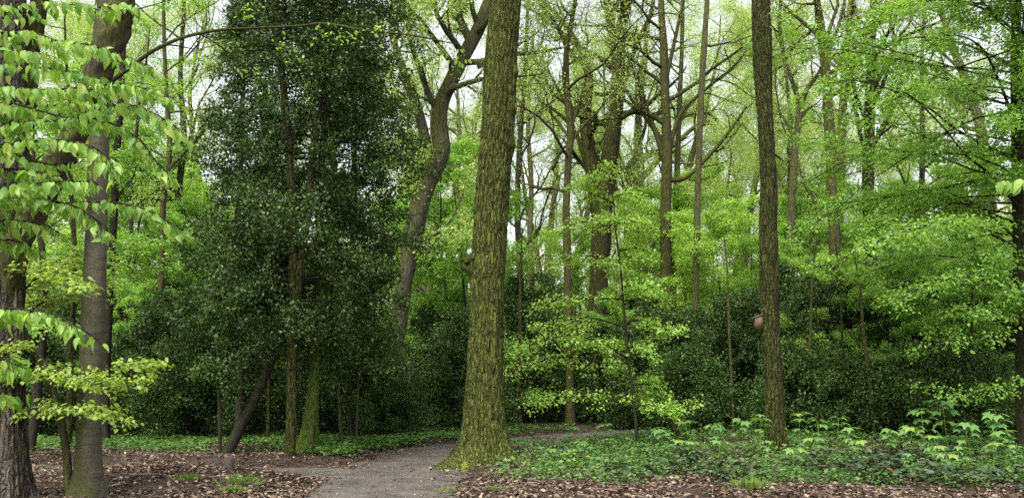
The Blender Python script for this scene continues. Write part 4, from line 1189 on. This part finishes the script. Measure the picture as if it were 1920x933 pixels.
# ------------------------------------------------------------------ the big beech whose bright boughs fill the upper side of the view
def side_beech():
    rng = np.random.default_rng(90)
    Y = 18.0
    pts, rad = px_line([(1922, 840, 32), (1920, 780, 28), (1916, 650, 25), (1912, 500, 23), (1910, 380, 22), (1908, 250, 21), (1907, 120, 20), (1905, 0, 18)], Y)
    g = hz(pts[0][0], Y); pts[0][2] = g - .2
    org = V([pts[0][0], Y, g])
    pts, rad = extend(rng, pts, rad, 14, .03, .5)
    q0 = smooth(np.column_stack([pts, rad]), 90)
    t = thing('beech_tree', 'dark stemmed beech with sweeping bright green boughs at the edge of the wood', 'tree', org)
    k = Tubes(); k.add(q0[:, :3], q0[:, 3], 20, True, lambda P, th, A, B: .02 * noise3(np.cos(th) * 1.5, np.sin(th) * 1.5, P[:, 2:3], 98) + .08 * np.exp(-np.maximum(P[:, 2:3] - g, 0) / .2) * np.sin(th * 2 + .6) ** 2); k.build('trunk', M['dark_bark'], t, org)
    S = [dict(n=16, t0=.3),
         dict(n=11, t0=.12, seg=6, rel=False, len=(2.4, 4.6), ang=(45, 85), wob=.1, trop=-.012, rr=.3, rmax=.03, rmin=.012, sides=5, fall=.3),
         dict(seg=5, n=7, len=(.2, .36), ang=(35, 60), wob=.12, trop=-.04, tilt=.35, planar=True, rr=.45, rmin=.006, sides=3, anch=5, leafy=True, t0=.12),
         dict(seg=3, len=(.35, .6), ang=(35, 55), wob=.08, planar=True, rr=.6, rmin=.004, sides=3, anch=6, a0=.1)]
    T, A = [], []
    children(rng, q0[:, :3], q0[:, 3], 1, 0, S, T, A, n=12, t0=.42)
    limbs = [[(1908, 250, 12), (1888, 190, 10, -.5), (1868, 140, 8, -1), (1845, 95, 7, -1.4), (1810, 70, 5, -1.8), (1770, 66, 4, -2)],
             [(1908, 300, 12), (1850, 275, 10, -.6), (1790, 240, 8, -1), (1730, 195, 6, -1.4), (1660, 165, 5, -1.8), (1590, 150, 3, -2), (1545, 165, 2.5, -2)],
             [(1908, 130, 12), (1850, 100, 9, .6), (1790, 78, 7, 1), (1720, 70, 5, 1.4), (1650, 85, 4, 1.8), (1560, 95, 3, 2)],
             [(1910, 390, 12), (1860, 330, 9, -.6), (1810, 290, 7, -1.2), (1770, 240, 6, -1.6), (1720, 190, 5, -2), (1690, 170, 4, -2.2)],
             [(1910, 420, 12), (1858, 400, 9, .5), (1800, 370, 7, 1), (1730, 355, 6, 1.3), (1650, 370, 4, 1.6), (1560, 400, 3, 2)],
             [(1912, 470, 12), (1862, 440, 9, -.8), (1800, 420, 7, -1.4), (1730, 425, 5, -2), (1650, 450, 4, -2.4), (1570, 490, 3, -2.6)],
             [(1912, 455, 10), (1870, 415, 8, .2), (1830, 385, 7, .3), (1760, 385, 5, .4), (1690, 405, 4, .5), (1620, 440, 3, .6)],
             [(1914, 560, 10), (1865, 530, 8, -.8), (1800, 520, 6, -1.2), (1740, 535, 4, -1.6), (1680, 560, 3, -1.8)],
             [(1914, 520, 10), (1870, 500, 8, .8), (1810, 485, 6, 1.2), (1740, 480, 4, 1.6), (1660, 500, 3, 1.8), (1600, 520, 2, 2)],
             [(1916, 650, 8), (1870, 635, 6, -.6), (1810, 632, 4, -1), (1750, 650, 3, -1.3)],
             [(1916, 700, 8), (1880, 722, 5, -.5), (1830, 735, 4, -.9), (1780, 730, 3, -1.1)],
             [(1906, 60, 10), (1850, 20, 8, -.8), (1780, 0, 6, -1.4), (1700, 10, 4, -1.8), (1640, 30, 3, -2)],
             [(1908, 200, 10), (1840, 180, 8, 1), (1760, 130, 6, 1.6), (1680, 120, 5, 2), (1600, 150, 3, 2.4)],
             [(1908, 330, 10), (1830, 320, 8, 1.2), (1750, 290, 6, 2), (1660, 280, 4, 2.4), (1570, 310, 3, 2.8), (1520, 340, 2, 3)]]
    for rows in limbs:
        p, r = px_line(rows, Y); q = smooth(np.column_stack([p, V(r) * .6]), 30)
        T.append((q[:, :3], q[:, 3], 6)); children(rng, q[:, :3], q[:, 3], 3.6, 1, S, T, A, n=13 if rows[-1][1] < 600 else 5, t0=.15)
    for k in range(30):
        z = g + 4.2 + 7.0 * ((k + rng.random()) / 30) ** .9
        a = radians(rng.uniform(120, 275)); L = rng.uniform(2.6, 6.2)
        d = V([cos(a), sin(a), rng.uniform(-.05, .42)]); p = V([np.interp(z, q0[:, 2], q0[:, 0]), np.interp(z, q0[:, 2], q0[:, 1]), z])
        pp, rr = [p], [.024]
        for i in range(7):
            d = unit(d + rng.normal(0, .09, 3) + V([0, 0, -.035])); p = p + d * L / 7
            pp.append(p); rr.append(.024 * (1 - .85 * (i + 1) / 7))
        T.append((pp, rr, 5)); children(rng, pp, rr, 3.4, 1, S, T, A, n=11, t0=.25)
    for k in range(26):                        # short drooping sprays close to the stem
        z = g + rng.uniform(2.6, 10.5); a = radians(rng.uniform(200, 300)); L = rng.uniform(1.0, 2.4)
        d = V([cos(a), sin(a), rng.uniform(.1, .5)]); p = V([np.interp(z, q0[:, 2], q0[:, 0]), np.interp(z, q0[:, 2], q0[:, 1]), z])
        pp, rr = [p], [.014]
        for i in range(5):
            d = unit(d + rng.normal(0, .12, 3) + V([0, 0, -.10])); p = p + d * L / 5
            pp.append(p); rr.append(.014 * (1 - .8 * (i + 1) / 5))
        T.append((pp, rr, 4)); children(rng, pp, rr, 2.6, 1, S, T, A, n=8, t0=.2)
    tubes_mesh(T, 'boughs', M['dark_bark'], t, org)
    v, f = crown_from(rng, A, 2, .066, V([.06, .06, .09]), 'planar', LEAF7)
    mesh_obj('crown', v, f, M['beech'], t, org)
    return len(A)
print('side beech anchors', side_beech())

# ------------------------------------------------------------------ young beeches of the background (bright), copied
BC = (6, .07, V([.08, .08, .09]), 'planar', LEAF4)
yb = [proto_tree('young_beech', 'x', 'tree', 8.5, .07, M['dark_bark'], M['beech_pale'], BEECH, BC, 201, nbr=26, t0=.1),
      proto_tree('young_beech', 'x', 'tree', 7.5, .06, M['dark_bark'], M['beech'], BEECH, BC, 202, nbr=24, t0=.12),
      proto_tree('young_beech', 'x', 'tree', 10, .08, M['dark_bark'], M['beech'], BEECH, BC, 203, nbr=28, t0=.15)]
used = set()
def place(protos, i, label, px, Y, s=1.0, group=None, sz=None, dz=0.0):
    rng = np.random.default_rng(int(px * 7 + Y * 31 + i))
    p = on_ground(px, Y); p[2] += dz
    root = protos[i]
    if root.name in used:
        return dup(root, label, p, rng.random() * 6.28, s, group, sz)
    used.add(root.name)
    root.location = [float(v) for v in p]; root.rotation_euler = (0, 0, rng.random() * 6.28); root.scale = (s, s, sz or s)
    root['label'] = label
    if group: root['group'] = group
    return root

GB = 'young beeches lighting up the background'
for i, lab, px, Y, s in [
    (0, 'bright young beech glowing behind the pole tree and mossy pair', 1335, 38, 1.15),
    (0, 'bright young beech beside the nest box oak above the thicket', 1400, 35, 1.0),
    (1, 'young beech low behind the dark mossy oak', 1265, 42, 1.1),
    (2, 'young beech filling the space past the nest box oak', 1500, 40, 1.0),
    (1, 'young beech behind the tall half hidden mossy tree', 1590, 40, 1.05),
    (2, 'tall young beech behind dark oak and slim straight trunk', 1690, 38, 1.1),
    (1, 'young beech far behind the pale side trunk', 1800, 40, 1.2),
    (2, 'young beech at the far edge of the wood behind the dark stemmed beech', 1900, 36, 1.2),
    (2, 'deep green young beech between crooked oak and great oak', 845, 33, 1.15),
    (0, 'yellow green young beech glimpsed far beyond the crooked oak fork', 800, 48, 1.4),
    (1, 'young beech beside the light gap near the great oak', 985, 36, .75),
    (1, 'young beech behind the slender mossy tree', 1060, 40, .7),
    (2, 'young beech spreading behind the grey beech trunk', 235, 29, 1.1),
    (1, 'young beech in front of the hollies beyond the yellow green tree', 335, 27, .95),
    (0, 'light young beech far behind the leaning mossy limb', 130, 34, 1.3),
    (2, 'young beech deep in the wood behind the rough barked tree', 40, 27, 1.1),
    (1, 'young beech far behind hollies and yellow green tree', 400, 38, 1.3),
    (1, 'small young beech at the foot of the gnarled far oak', 1180, 40, .8),
    (1, 'fresh green young beech close behind the edge of the great oak', 885, 30, 1.25), (2, 'young beech right behind the crooked oak trunk', 795, 36, 1.2),
    (0, 'nearest bright young beech between pole tree and nest box oak', 1370, 29.5, .95), (0, 'bright young beech rising over the thicket just before the nest box oak', 1300, 33, 1.15),
    (2, 'bright young beech rising over the thicket just past the nest box oak', 1530, 31, .9), (2, 'young beech over the thicket between half hidden mossy tree and dark oak', 1610, 32, .95),
    (1, 'young beech over the thicket at the slim straight trunk', 1730, 30, 1.1), (2, 'young beech over the thicket by the pale side trunk', 1830, 31, 1.0),
    (1, 'low young beech spreading into the thicket below the dark oak', 1650, 22.5, .6), (1, 'low young beech spreading into the thicket below the pale side trunk', 1800, 22, .62),
    (0, 'low young beech with yellow leaves beside the half hidden mossy tree', 1570, 24, .6), (1, 'low young beech leaning out of the thicket below the slim straight trunk', 1735, 23.5, .75),
    (1, 'low young beech at the thicket edge by the dark stemmed beech', 1880, 23, .75), (2, 'low young beech just past the nest box oak in the thicket', 1500, 27, .6),
    (1, 'low young beech inside the thicket before the nest box', 1350, 27, .5), (1, 'low young beech in the gloom behind the beech sapling', 1160, 29, .6),
    (0, 'yellow green young beech between slender mossy tree and far forked oak', 1100, 37, 1.0), (0, 'young beech lighting the gap between grey beech and yellow green tree', 265, 33, 1.25),
    (1, 'young beech lighting the gap past the yellow green tree', 350, 31, 1.1), (1, 'young beech low in front of shaded bushes by the grey beech', 225, 24, .55),
]: place(yb, i, lab, px, Y, s, GB)

# ------------------------------------------------------------------ background oaks in thin young leaf, copied
OB = [dict(n=14, t0=.3)] + OAK[1:]
bo = [proto_tree('background_oak', 'x', 'tree', 21, .30, M['far_bark'], M['oak'], OB, (5, .075, .26, 'any', LEAF4), 211, wob=.09),
      proto_tree('background_oak', 'x', 'tree', 19, .26, M['far_bark'], M['oak'], OB, (5, .075, .26, 'any', LEAF4), 212, wob=.10),
      proto_tree('background_oak', 'x', 'tree', 23, .34, M['far_bark'], M['oak'], OB, (5, .075, .26, 'any', LEAF4), 213, wob=.08)]
GO = 'background oaks in thin yellow green leaf'
oak_spots = [
    (0, 'background oak in thin leaf over the light gap', 1030, 58), (1, 'background oak in thin leaf far behind the forked oak', 1130, 62),
    (2, 'background oak in thin leaf between forked oak and mossy pair', 1215, 60), (0, 'background oak in thin leaf behind the pole tree', 1320, 56),
    (1, 'background oak in thin leaf just before the nest box oak', 1390, 60), (2, 'background oak in thin leaf just past the nest box oak', 1475, 52),
    (0, 'background oak in thin leaf behind the wide Y fork', 1540, 60), (1, 'background oak in thin leaf far behind the dark oak', 1640, 55),
    (2, 'background oak in thin leaf beyond the slim straight trunk', 1740, 52), (0, 'background oak in thin leaf beyond the pale side trunk', 1835, 56),
    (1, 'background oak in thin leaf at the far side behind the dark stemmed beech', 1930, 48),
    (2, 'background oak in thin leaf between crooked oak and great oak', 855, 50), (0, 'background oak in thin leaf behind the crooked oak', 760, 52),
    (1, 'background oak in thin leaf peeping over the hollies', 640, 50), (2, 'background oak in thin leaf far behind the tall dark holly', 520, 48),
    (0, 'background oak in thin leaf behind the gnarled dark tree', 400, 46), (1, 'background oak in thin leaf behind the yellow green slender tree', 300, 44),
    (2, 'background oak in thin leaf behind the grey beech', 200, 50), (0, 'background oak in thin leaf behind the leaning mossy limb', 100, 44),
    (1, 'background oak in thin leaf behind the rough barked tree', 0, 46), (2, 'background oak in thin leaf behind the great oak crown', 940, 66),
    (0, 'nearer background oak whose thin crown veils the sky before the nest box oak', 1395, 44), (2, 'background oak in thin leaf between pole tree and mossy pair', 1285, 48),
    (1, 'nearer background oak veiling the sky just past the nest box oak', 1480, 43), (1, 'background oak in thin leaf above the slender mossy tree', 1075, 46)]
for i, lab, px, Y in oak_spots: place(bo, i, lab, px, Y, 1.0, GO)

# the wood beyond, one soft mass with gaps
def far_wood():
    rng = np.random.default_rng(301)
    n = 520
    ang = rng.uniform(-.62, .62, n); dist = rng.uniform(75, 130, n)
    x, y = dist * np.sin(ang), dist * np.cos(ang)
    tb = Tubes(); P = []
    for a, b in zip(x, y):
        g = hz(a, b); h = rng.uniform(9, 17)
        tb.add([V([a, b, g - .3]), V([a + rng.normal(0, .4), b, g + h * .5]), V([a + rng.normal(0, .8), b, g + h])], [.22, .17, .06], 5)
        m = 70
        c = V([a, b, g + h * .62]) + rng.normal(0, 1, (m, 3)) * V([1.7, 1.7, h * .2])
        P.append(c)
    tag(tb.build('distant_trunks', M['far_bark']), kind='stuff')
    P = np.concatenate(P); A, N = orient(rng, np.zeros((len(P), 3)), 'any')
    v, f = leaf_mesh(P, A, N, rng.uniform(.3, .6, len(P)), LEAF4)
    tag(mesh_obj('distant_foliage', v, f, M['oak']), kind='stuff')
far_wood()

# ------------------------------------------------------------------ holly thickets, copied
def bush(seed, Hh, R, mat, per=5, nb=80):
    rng = np.random.default_rng(seed)
    stems = []
    for k in range(4):
        a = rng.random() * 6.28
        stems.append([(cos(a) * .1, sin(a) * .1, -.1, .035), (cos(a) * .3 * R, sin(a) * .3 * R, Hh * .35, .028), (cos(a) * .45 * R, sin(a) * .45 * R, Hh * .7, .02), (cos(a) * .5 * R, sin(a) * .5 * R, Hh, .01)])
    return holly('holly_bush', 'x', (0, 0, 0), stems, Hh, [(0, R * .8), (.3, R), (.6, R * .9), (.85, R * .65), (1, R * .3)], per, seed, mat, cat='bush', nb=nb, z0=.15, size=.06)
hb = [bush(401, 3.4, 1.7, 'holly'), bush(402, 2.8, 1.6, 'holly2'), bush(403, 4.2, 1.9, 'holly2'), bush(404, 2.0, 1.3, 'holly2')]
GH = 'holly bushes of the dark understorey'
for i, lab, px, Y, s in [
    (2, 'dark holly bush just past the great oak beyond the path', 1000, 29, 1.1), (0, 'dark holly bush behind the slender mossy tree', 1065, 31, 1.0),
    (2, 'tall holly bush behind the beech sapling', 1130, 31, .75), (0, 'holly bush at the edge of the beech sapling', 1235, 26, 1.0),
    (2, 'holly bush below the dark mossy oak', 1270, 29, .85), (0, 'holly bush below the pole tree', 1320, 27, 1.0),
    (0, 'holly bush beside the nest box', 1380, 25, 1.05), (0, 'tall holly bush behind the nest box oak', 1440, 28, 1.05),
    (2, 'tall holly bush just past the nest box oak', 1515, 26, 1.1), (0, 'glossy holly bush below the tall half hidden mossy tree', 1575, 24, 1.1),
    (2, 'holly bush below the dark oak', 1640, 26, 1.1), (0, 'holly bush below the slim straight trunk', 1710, 24, 1.1),
    (2, 'holly bush behind the lowest beech sprays', 1780, 26, 1.1), (0, 'holly bush below the pale side trunk', 1840, 23, 1.1),
    (2, 'holly bush behind the dark stemmed beech', 1910, 25, 1.1), (2, 'holly bush at the very edge past the dark stemmed beech', 1990, 23, 1.0),
    (3, 'low holly bush in front of the thicket near the mossy pair', 1290, 23.5, 1.0), (3, 'low holly bush by the foot of the nest box oak', 1500, 22, 1.0),
    (3, 'low holly bush in the gloom below the slim straight trunk', 1680, 21.5, 1.0), (3, 'low holly bush in the gloom below the pale side trunk', 1800, 21, 1.0),
    (3, 'low holly bush below the dark oak with tall seedlings before it', 1600, 22, .9),
    (1, 'greyish holly bush between the bank and the great oak', 858, 27.5, 1.0), (0, 'dark holly bush at the shaded side of the great oak', 868, 25, .95),
    (3, 'low holly bush on the bright bank', 742, 22.5, .68), (3, 'rounded holly bush at the foot of the crooked oak', 698, 23, .75),
    (1, 'holly bush between the hollies and the bright bank', 655, 22, .9), (2, 'tall holly bush behind the greyish bush by the great oak', 830, 34, 1.0),
    (1, 'holly bush behind the thin upright holly stem', 385, 21.5, 1.0), (0, 'holly bush beyond the clearing', 320, 23, 1.0),
    (1, 'green holly bush beside the shaded herbs', 265, 23.5, .9), (0, 'holly bush far behind the grey beech', 215, 27, 1.05),
    (2, 'tall holly bush behind the bent sapling', 110, 25, 1.0), (1, 'holly bush between leaning trunk and rough barked tree', 30, 22, 1.0),
    (2, 'tall dark holly bush under the yellow green tree', 300, 29, 1.1), (2, 'tall holly bush behind the leaning dark stem', 480, 25, 1.2),
    (2, 'tall holly bush behind the mossy foot', 590, 25, 1.2), (1, 'holly bush in the far gap under the fork of the crooked oak', 870, 40, 1.1),
    (2, 'tall holly bush behind the gnarled far oak', 1200, 36, 1.1), (2, 'tall holly bush far behind the nest box', 1370, 36, .9),
]: place(hb, i, lab, px, Y, s, GH)

# ------------------------------------------------------------------ thin bare poles in the understorey
for k, (lab, px, Y, lean, w) in enumerate([
    ('thin bare brown pole in the gloom beside the slim dark oak', 1510, 22.5, 12, 7), ('thin pale pole in the thicket below the half hidden mossy tree', 1590, 21.5, -14, 6),
    ('thin brown pole leaning in the thicket below the dark oak', 1640, 21, -26, 8), ('thin dark pole in the gloom below the pale side trunk', 1815, 20.5, 8, 8),
    ('thin bare pole beside the nest box in the thicket', 1375, 22.5, -10, 6), ('thin pole behind the litter near the tall dark holly', 502, 20.5, 6, 8),
    ('thin brown pole leaning between the tall holly and the bank', 640, 19.5, -18, 6), ('thin dark pole past the great oak beyond the path', 972, 26, 4, 9), ('thin brown pole standing by the green bank', 668, 19.8, 9, 5)]):
    b = ground(px, 800) if False else on_ground(px, Y)
    y0 = 700 + (CAMZ - b[2]) / Y * F * .985
    tree('bare_pole', lab, 'sapling', Y, [[(px, y0, w), (px + lean * .3, y0 - 90, w * .9), (px + lean * .8, y0 - 190, w * .75), (px + lean * 1.1, y0 - 290, w * .5), (px + lean * 1.8, y0 - 370, w * .3)]], None,
         M['nest_oak'] if k % 2 else M['oak_bark'], M['holly2'], [dict(n=6, t0=.4), dict(seg=4, n=3, rel=False, len=(.4, 1.0), ang=(40, 80), wob=.15, trop=.03, rr=.4, rmin=.006, sides=3), dict(seg=3, len=(.3, .6), ang=(30, 60), wob=.2, rr=.6, rmin=.004, sides=3, anch=2)],
         (1, .05, .05, 'any', LEAF4), seed=700 + k, sides=8, sink=.05, flare=.1)

# ------------------------------------------------------------------ sycamore seedlings, each its own plant
def seedling(seed, h, label='x'):
    rng = np.random.default_rng(seed)
    t = thing('sycamore_seedling', label, 'plant', (0, 0, 0))
    tb = Tubes(); lean = rng.normal(0, .05, 2)
    tb.add([V([0, 0, -.03]), V([lean[0] * .5, lean[1] * .5, h * .5]), V([lean[0], lean[1], h])], [.006, .005, .0035], 5)
    P, A, N, S = [], [], [], []
    tiers = [(.98, 4, .20), (.80, 4, .24), (.58, 3, .22)] if h > .4 else [(.98, 4, .18), (.7, 3, .2)]
    for f, n, L in tiers:
        a0 = rng.random() * 6.28
        for k in range(n):
            a = a0 + 2 * pi * k / n + rng.normal(0, .25)
            o = V([lean[0] * f, lean[1] * f, h * f]); d = V([cos(a), sin(a), rng.uniform(.25, .6)])
            e = o + d * L * rng.uniform(.35, .75)
            tb.add([o, (o + e) / 2 + V([0, 0, .01]), e], [.002, .002, .0015], 3)
            P.append(e); A.append(V([cos(a), sin(a), rng.uniform(-.5, -.08)])); N.append(V([0, 0, 1]) + rng.normal(0, .15, 3)); S.append(rng.uniform(.10, .165))
    tb.build('stem', M['grass'], t, V([0, 0, 0]))
    v, f = leaf_mesh(np.array(P), np.array(A), np.array(N), np.array(S), SYC)
    mesh_obj('leaves', v, f, M['syc'], t, V([0, 0, 0]))
    return t
sy = [seedling(501, .62), seedling(502, .5), seedling(503, .36), seedling(504, .75)]
GS = 'sycamore seedlings over the ground cover'
for i, lab, px, Y, s in [
    (1, 'sycamore seedling in front of the slim dark oak base', 1448, 17.6, 1.0), (0, 'pale sycamore seedling beside the slim dark oak on its open side', 1420, 17.0, 1.0),
    (1, 'sycamore seedling halfway between beech sapling and slim dark oak', 1345, 17.2, 1.0), (0, 'broad leaved sycamore seedling before the nest box', 1385, 16.4, 1.0),
    (2, 'short sycamore seedling near the foot of the beech sapling', 1245, 17.8, 1.1), (1, 'sycamore seedling a step past the beech sapling', 1290, 18.6, 1.0),
    (3, 'tall sycamore seedling just past the slim dark oak', 1492, 17.4, .95), (0, 'sycamore seedling in the dense clump past the slim dark oak', 1530, 16.6, 1.0),
    (3, 'tallest sycamore seedling of the clump past the slim dark oak', 1560, 17.2, .9), (1, 'sycamore seedling at the end of the clump past the slim dark oak', 1592, 16.8, 1.0),
    (2, 'low sycamore seedling in front of the dense clump', 1510, 15.2, 1.1), (2, 'low sycamore seedling beside dark bramble leaves', 1600, 15.0, 1.0),
    (1, 'sycamore seedling with level leaves under the low holly', 1655, 16.2, 1.0), (0, 'bright sycamore seedling before the dark thicket', 1690, 15.6, 1.0),
    (3, 'tall umbrella shaped sycamore seedling against the dark thicket', 1725, 16.8, 1.1), (3, 'highest pale sycamore seedling against the dark thicket', 1768, 17.6, 1.25),
    (1, 'sycamore seedling between the two tallest seedlings', 1748, 15.2, 1.0), (0, 'sycamore seedling with big drooping leaves near the dark stemmed beech', 1800, 15.8, 1.1),
    (3, 'umbrella shaped sycamore seedling beneath the dark stemmed beech', 1855, 16.2, 1.1), (1, 'sycamore seedling beside the dark stemmed beech', 1885, 15.4, 1.1),
    (2, 'yellowish low sycamore seedling near the litter edge', 1745, 13.8, 1.1), (2, 'low sycamore seedling at the litter edge under bramble', 1758, 12.9, .9),
    (2, 'low sycamore seedling before the umbrella shaped one', 1850, 14.2, 1.1), (2, 'low bright sycamore seedling by the litter below the nest box', 1340, 14.6, 1.1),
    (2, 'low bright sycamore seedling in the herbs below the beech sapling', 1262, 15.8, 1.0), (2, 'lone low sycamore seedling at the litter edge', 1480, 13.6, 1.0),
    (2, 'small sycamore seedling at the path edge behind the great oak', 1075, 19.2, 1.0), (2, 'small sycamore seedling between path and beech sapling', 1130, 18.6, 1.1),
]:
    o = place(sy, i, lab, px, Y, s, GS); q = np.random.default_rng(int(px)); o.rotation_euler = (q.normal(0, .1), q.normal(0, .1), o.rotation_euler.z)

rng = np.random.default_rng(77)
for k in range(34):
    px, Y = rng.uniform(1010, 1915), rng.uniform(13.6, 18.5)
    p = on_ground(px, Y)
    if path_d(p[0], p[1]) < .4: continue
    i = int(rng.integers(1, 3))
    place(sy, i, 'small pale sycamore seedling low among the mixed ground cover', px, Y, rng.uniform(.45, .75), 'small seedlings low in the ground cover')

# ------------------------------------------------------------------ grass tufts, stumps, sticks
def tuft(seed):
    rng = np.random.default_rng(seed); n = 220
    P = np.stack([rng.normal(0, .09, n), rng.normal(0, .09, n), np.zeros(n)], 1)
    A = unit(np.stack([P[:, 0] * 5 + rng.normal(0, .35, n), P[:, 1] * 5 + rng.normal(0, .35, n), np.ones(n)], 1))
    N = np.stack([rng.normal(0, 1, n), rng.normal(0, 1, n), np.zeros(n)], 1)
    v, f = leaf_mesh(P, A, N, rng.uniform(.06, .17, n), (V([(0, -.03, 0), (.55, -.025, .05), (1, 0, .2), (.55, .025, .05), (0, .03, 0)]), fan_tris(5)))
    o = mesh_obj('grass_tuft', v, f, M['grass'])
    return tag(o, 'x', 'grass')
tf = [tuft(601), tuft(602)]
for i, lab, px, py, s in [(0, 'grass tuft on the litter mound nearest the path', 452, 905, 1.3), (1, 'grass tuft low on the litter mound', 436, 922, 1.0), (0, 'small grass tuft near the crest of the litter mound', 352, 898, .9),
                          (1, 'grass tuft in the litter at the path edge below the great oak', 845, 926, 1.2), (0, 'grass tuft beside the path edge tuft below the great oak', 815, 928, .8),
                          (1, 'lush grass tuft in the litter below the nest box', 1408, 916, 1.6), (0, 'grass tuft in the litter below the great oak roots', 935, 918, .7)]:
    p = ground(px, py); o = tf[i]
    if o.name in used: o = o.copy(); COL.objects.link(o)
    used.add(o.name); o.location = [float(v) for v in p]; o.scale = (s * .8, s * .8, s * .65); o.rotation_euler = (0, 0, px); o['label'] = lab; o['group'] = 'grass tufts in the litter'
def post():
    g = ground(428, 880); t = Tubes()
    t.add([g + V([0, 0, -.1]), g + V([0, 0, .08]), g + V([.01, 0, .17]), g + V([.012, 0, .19])], [.07, .065, .06, .045], 14, True, lambda P, th, A, B: .012 * noise3(np.cos(th) * 2, np.sin(th) * 2, P[:, 2:3] * 9, 7))
    o = t.build('tree_stump', M['pink_wood'], None, g); tag(o, 'small weathered stump at the edge of the litter mound', 'stump')
post()
def stick(px, label, r=.012):
    p = [ground(a, b) + V([0, 0, .03]) for a, b in px]; q = smooth(V(p), 16)
    t = Tubes(); t.add(q, np.linspace(r, r * .5, 16), 6); tag(t.build('fallen_stick', M['dark_bark'], None, q[0]), label, 'stick')
stick([(1560, 925), (1585, 918), (1610, 917), (1640, 910)], 'dark fallen stick lying in the litter before the bramble')
stick([(205, 929), (222, 927), (240, 930)], 'dark fallen stick lying beside the grey beech foot', .02)
stick([(860, 905), (885, 898), (905, 899)], 'short fallen stick below the great oak roots')
def small_stump(px, py, h, w, label):
    g = ground(px, py); t = Tubes(); r = rad_at(w, py, g[1])
    t.add([g + V([0, 0, -.1]), g + V([0, 0, h * .5]), g + V([.02, 0, h])], [r * 1.2, r, r * .9], 12, True, lambda P, th, A, B: .02 * noise3(np.cos(th) * 2, np.sin(th) * 2, P[:, 2:3] * 5, 8))
    tag(t.build('tree_stump', M['nest_oak'], None, g), label, 'stump')
small_stump(1268, 832, .62, 15, 'brown broken stump just past the beech sapling')
small_stump(1283, 828, .55, 9, 'thin broken stump beside the brown broken stump')
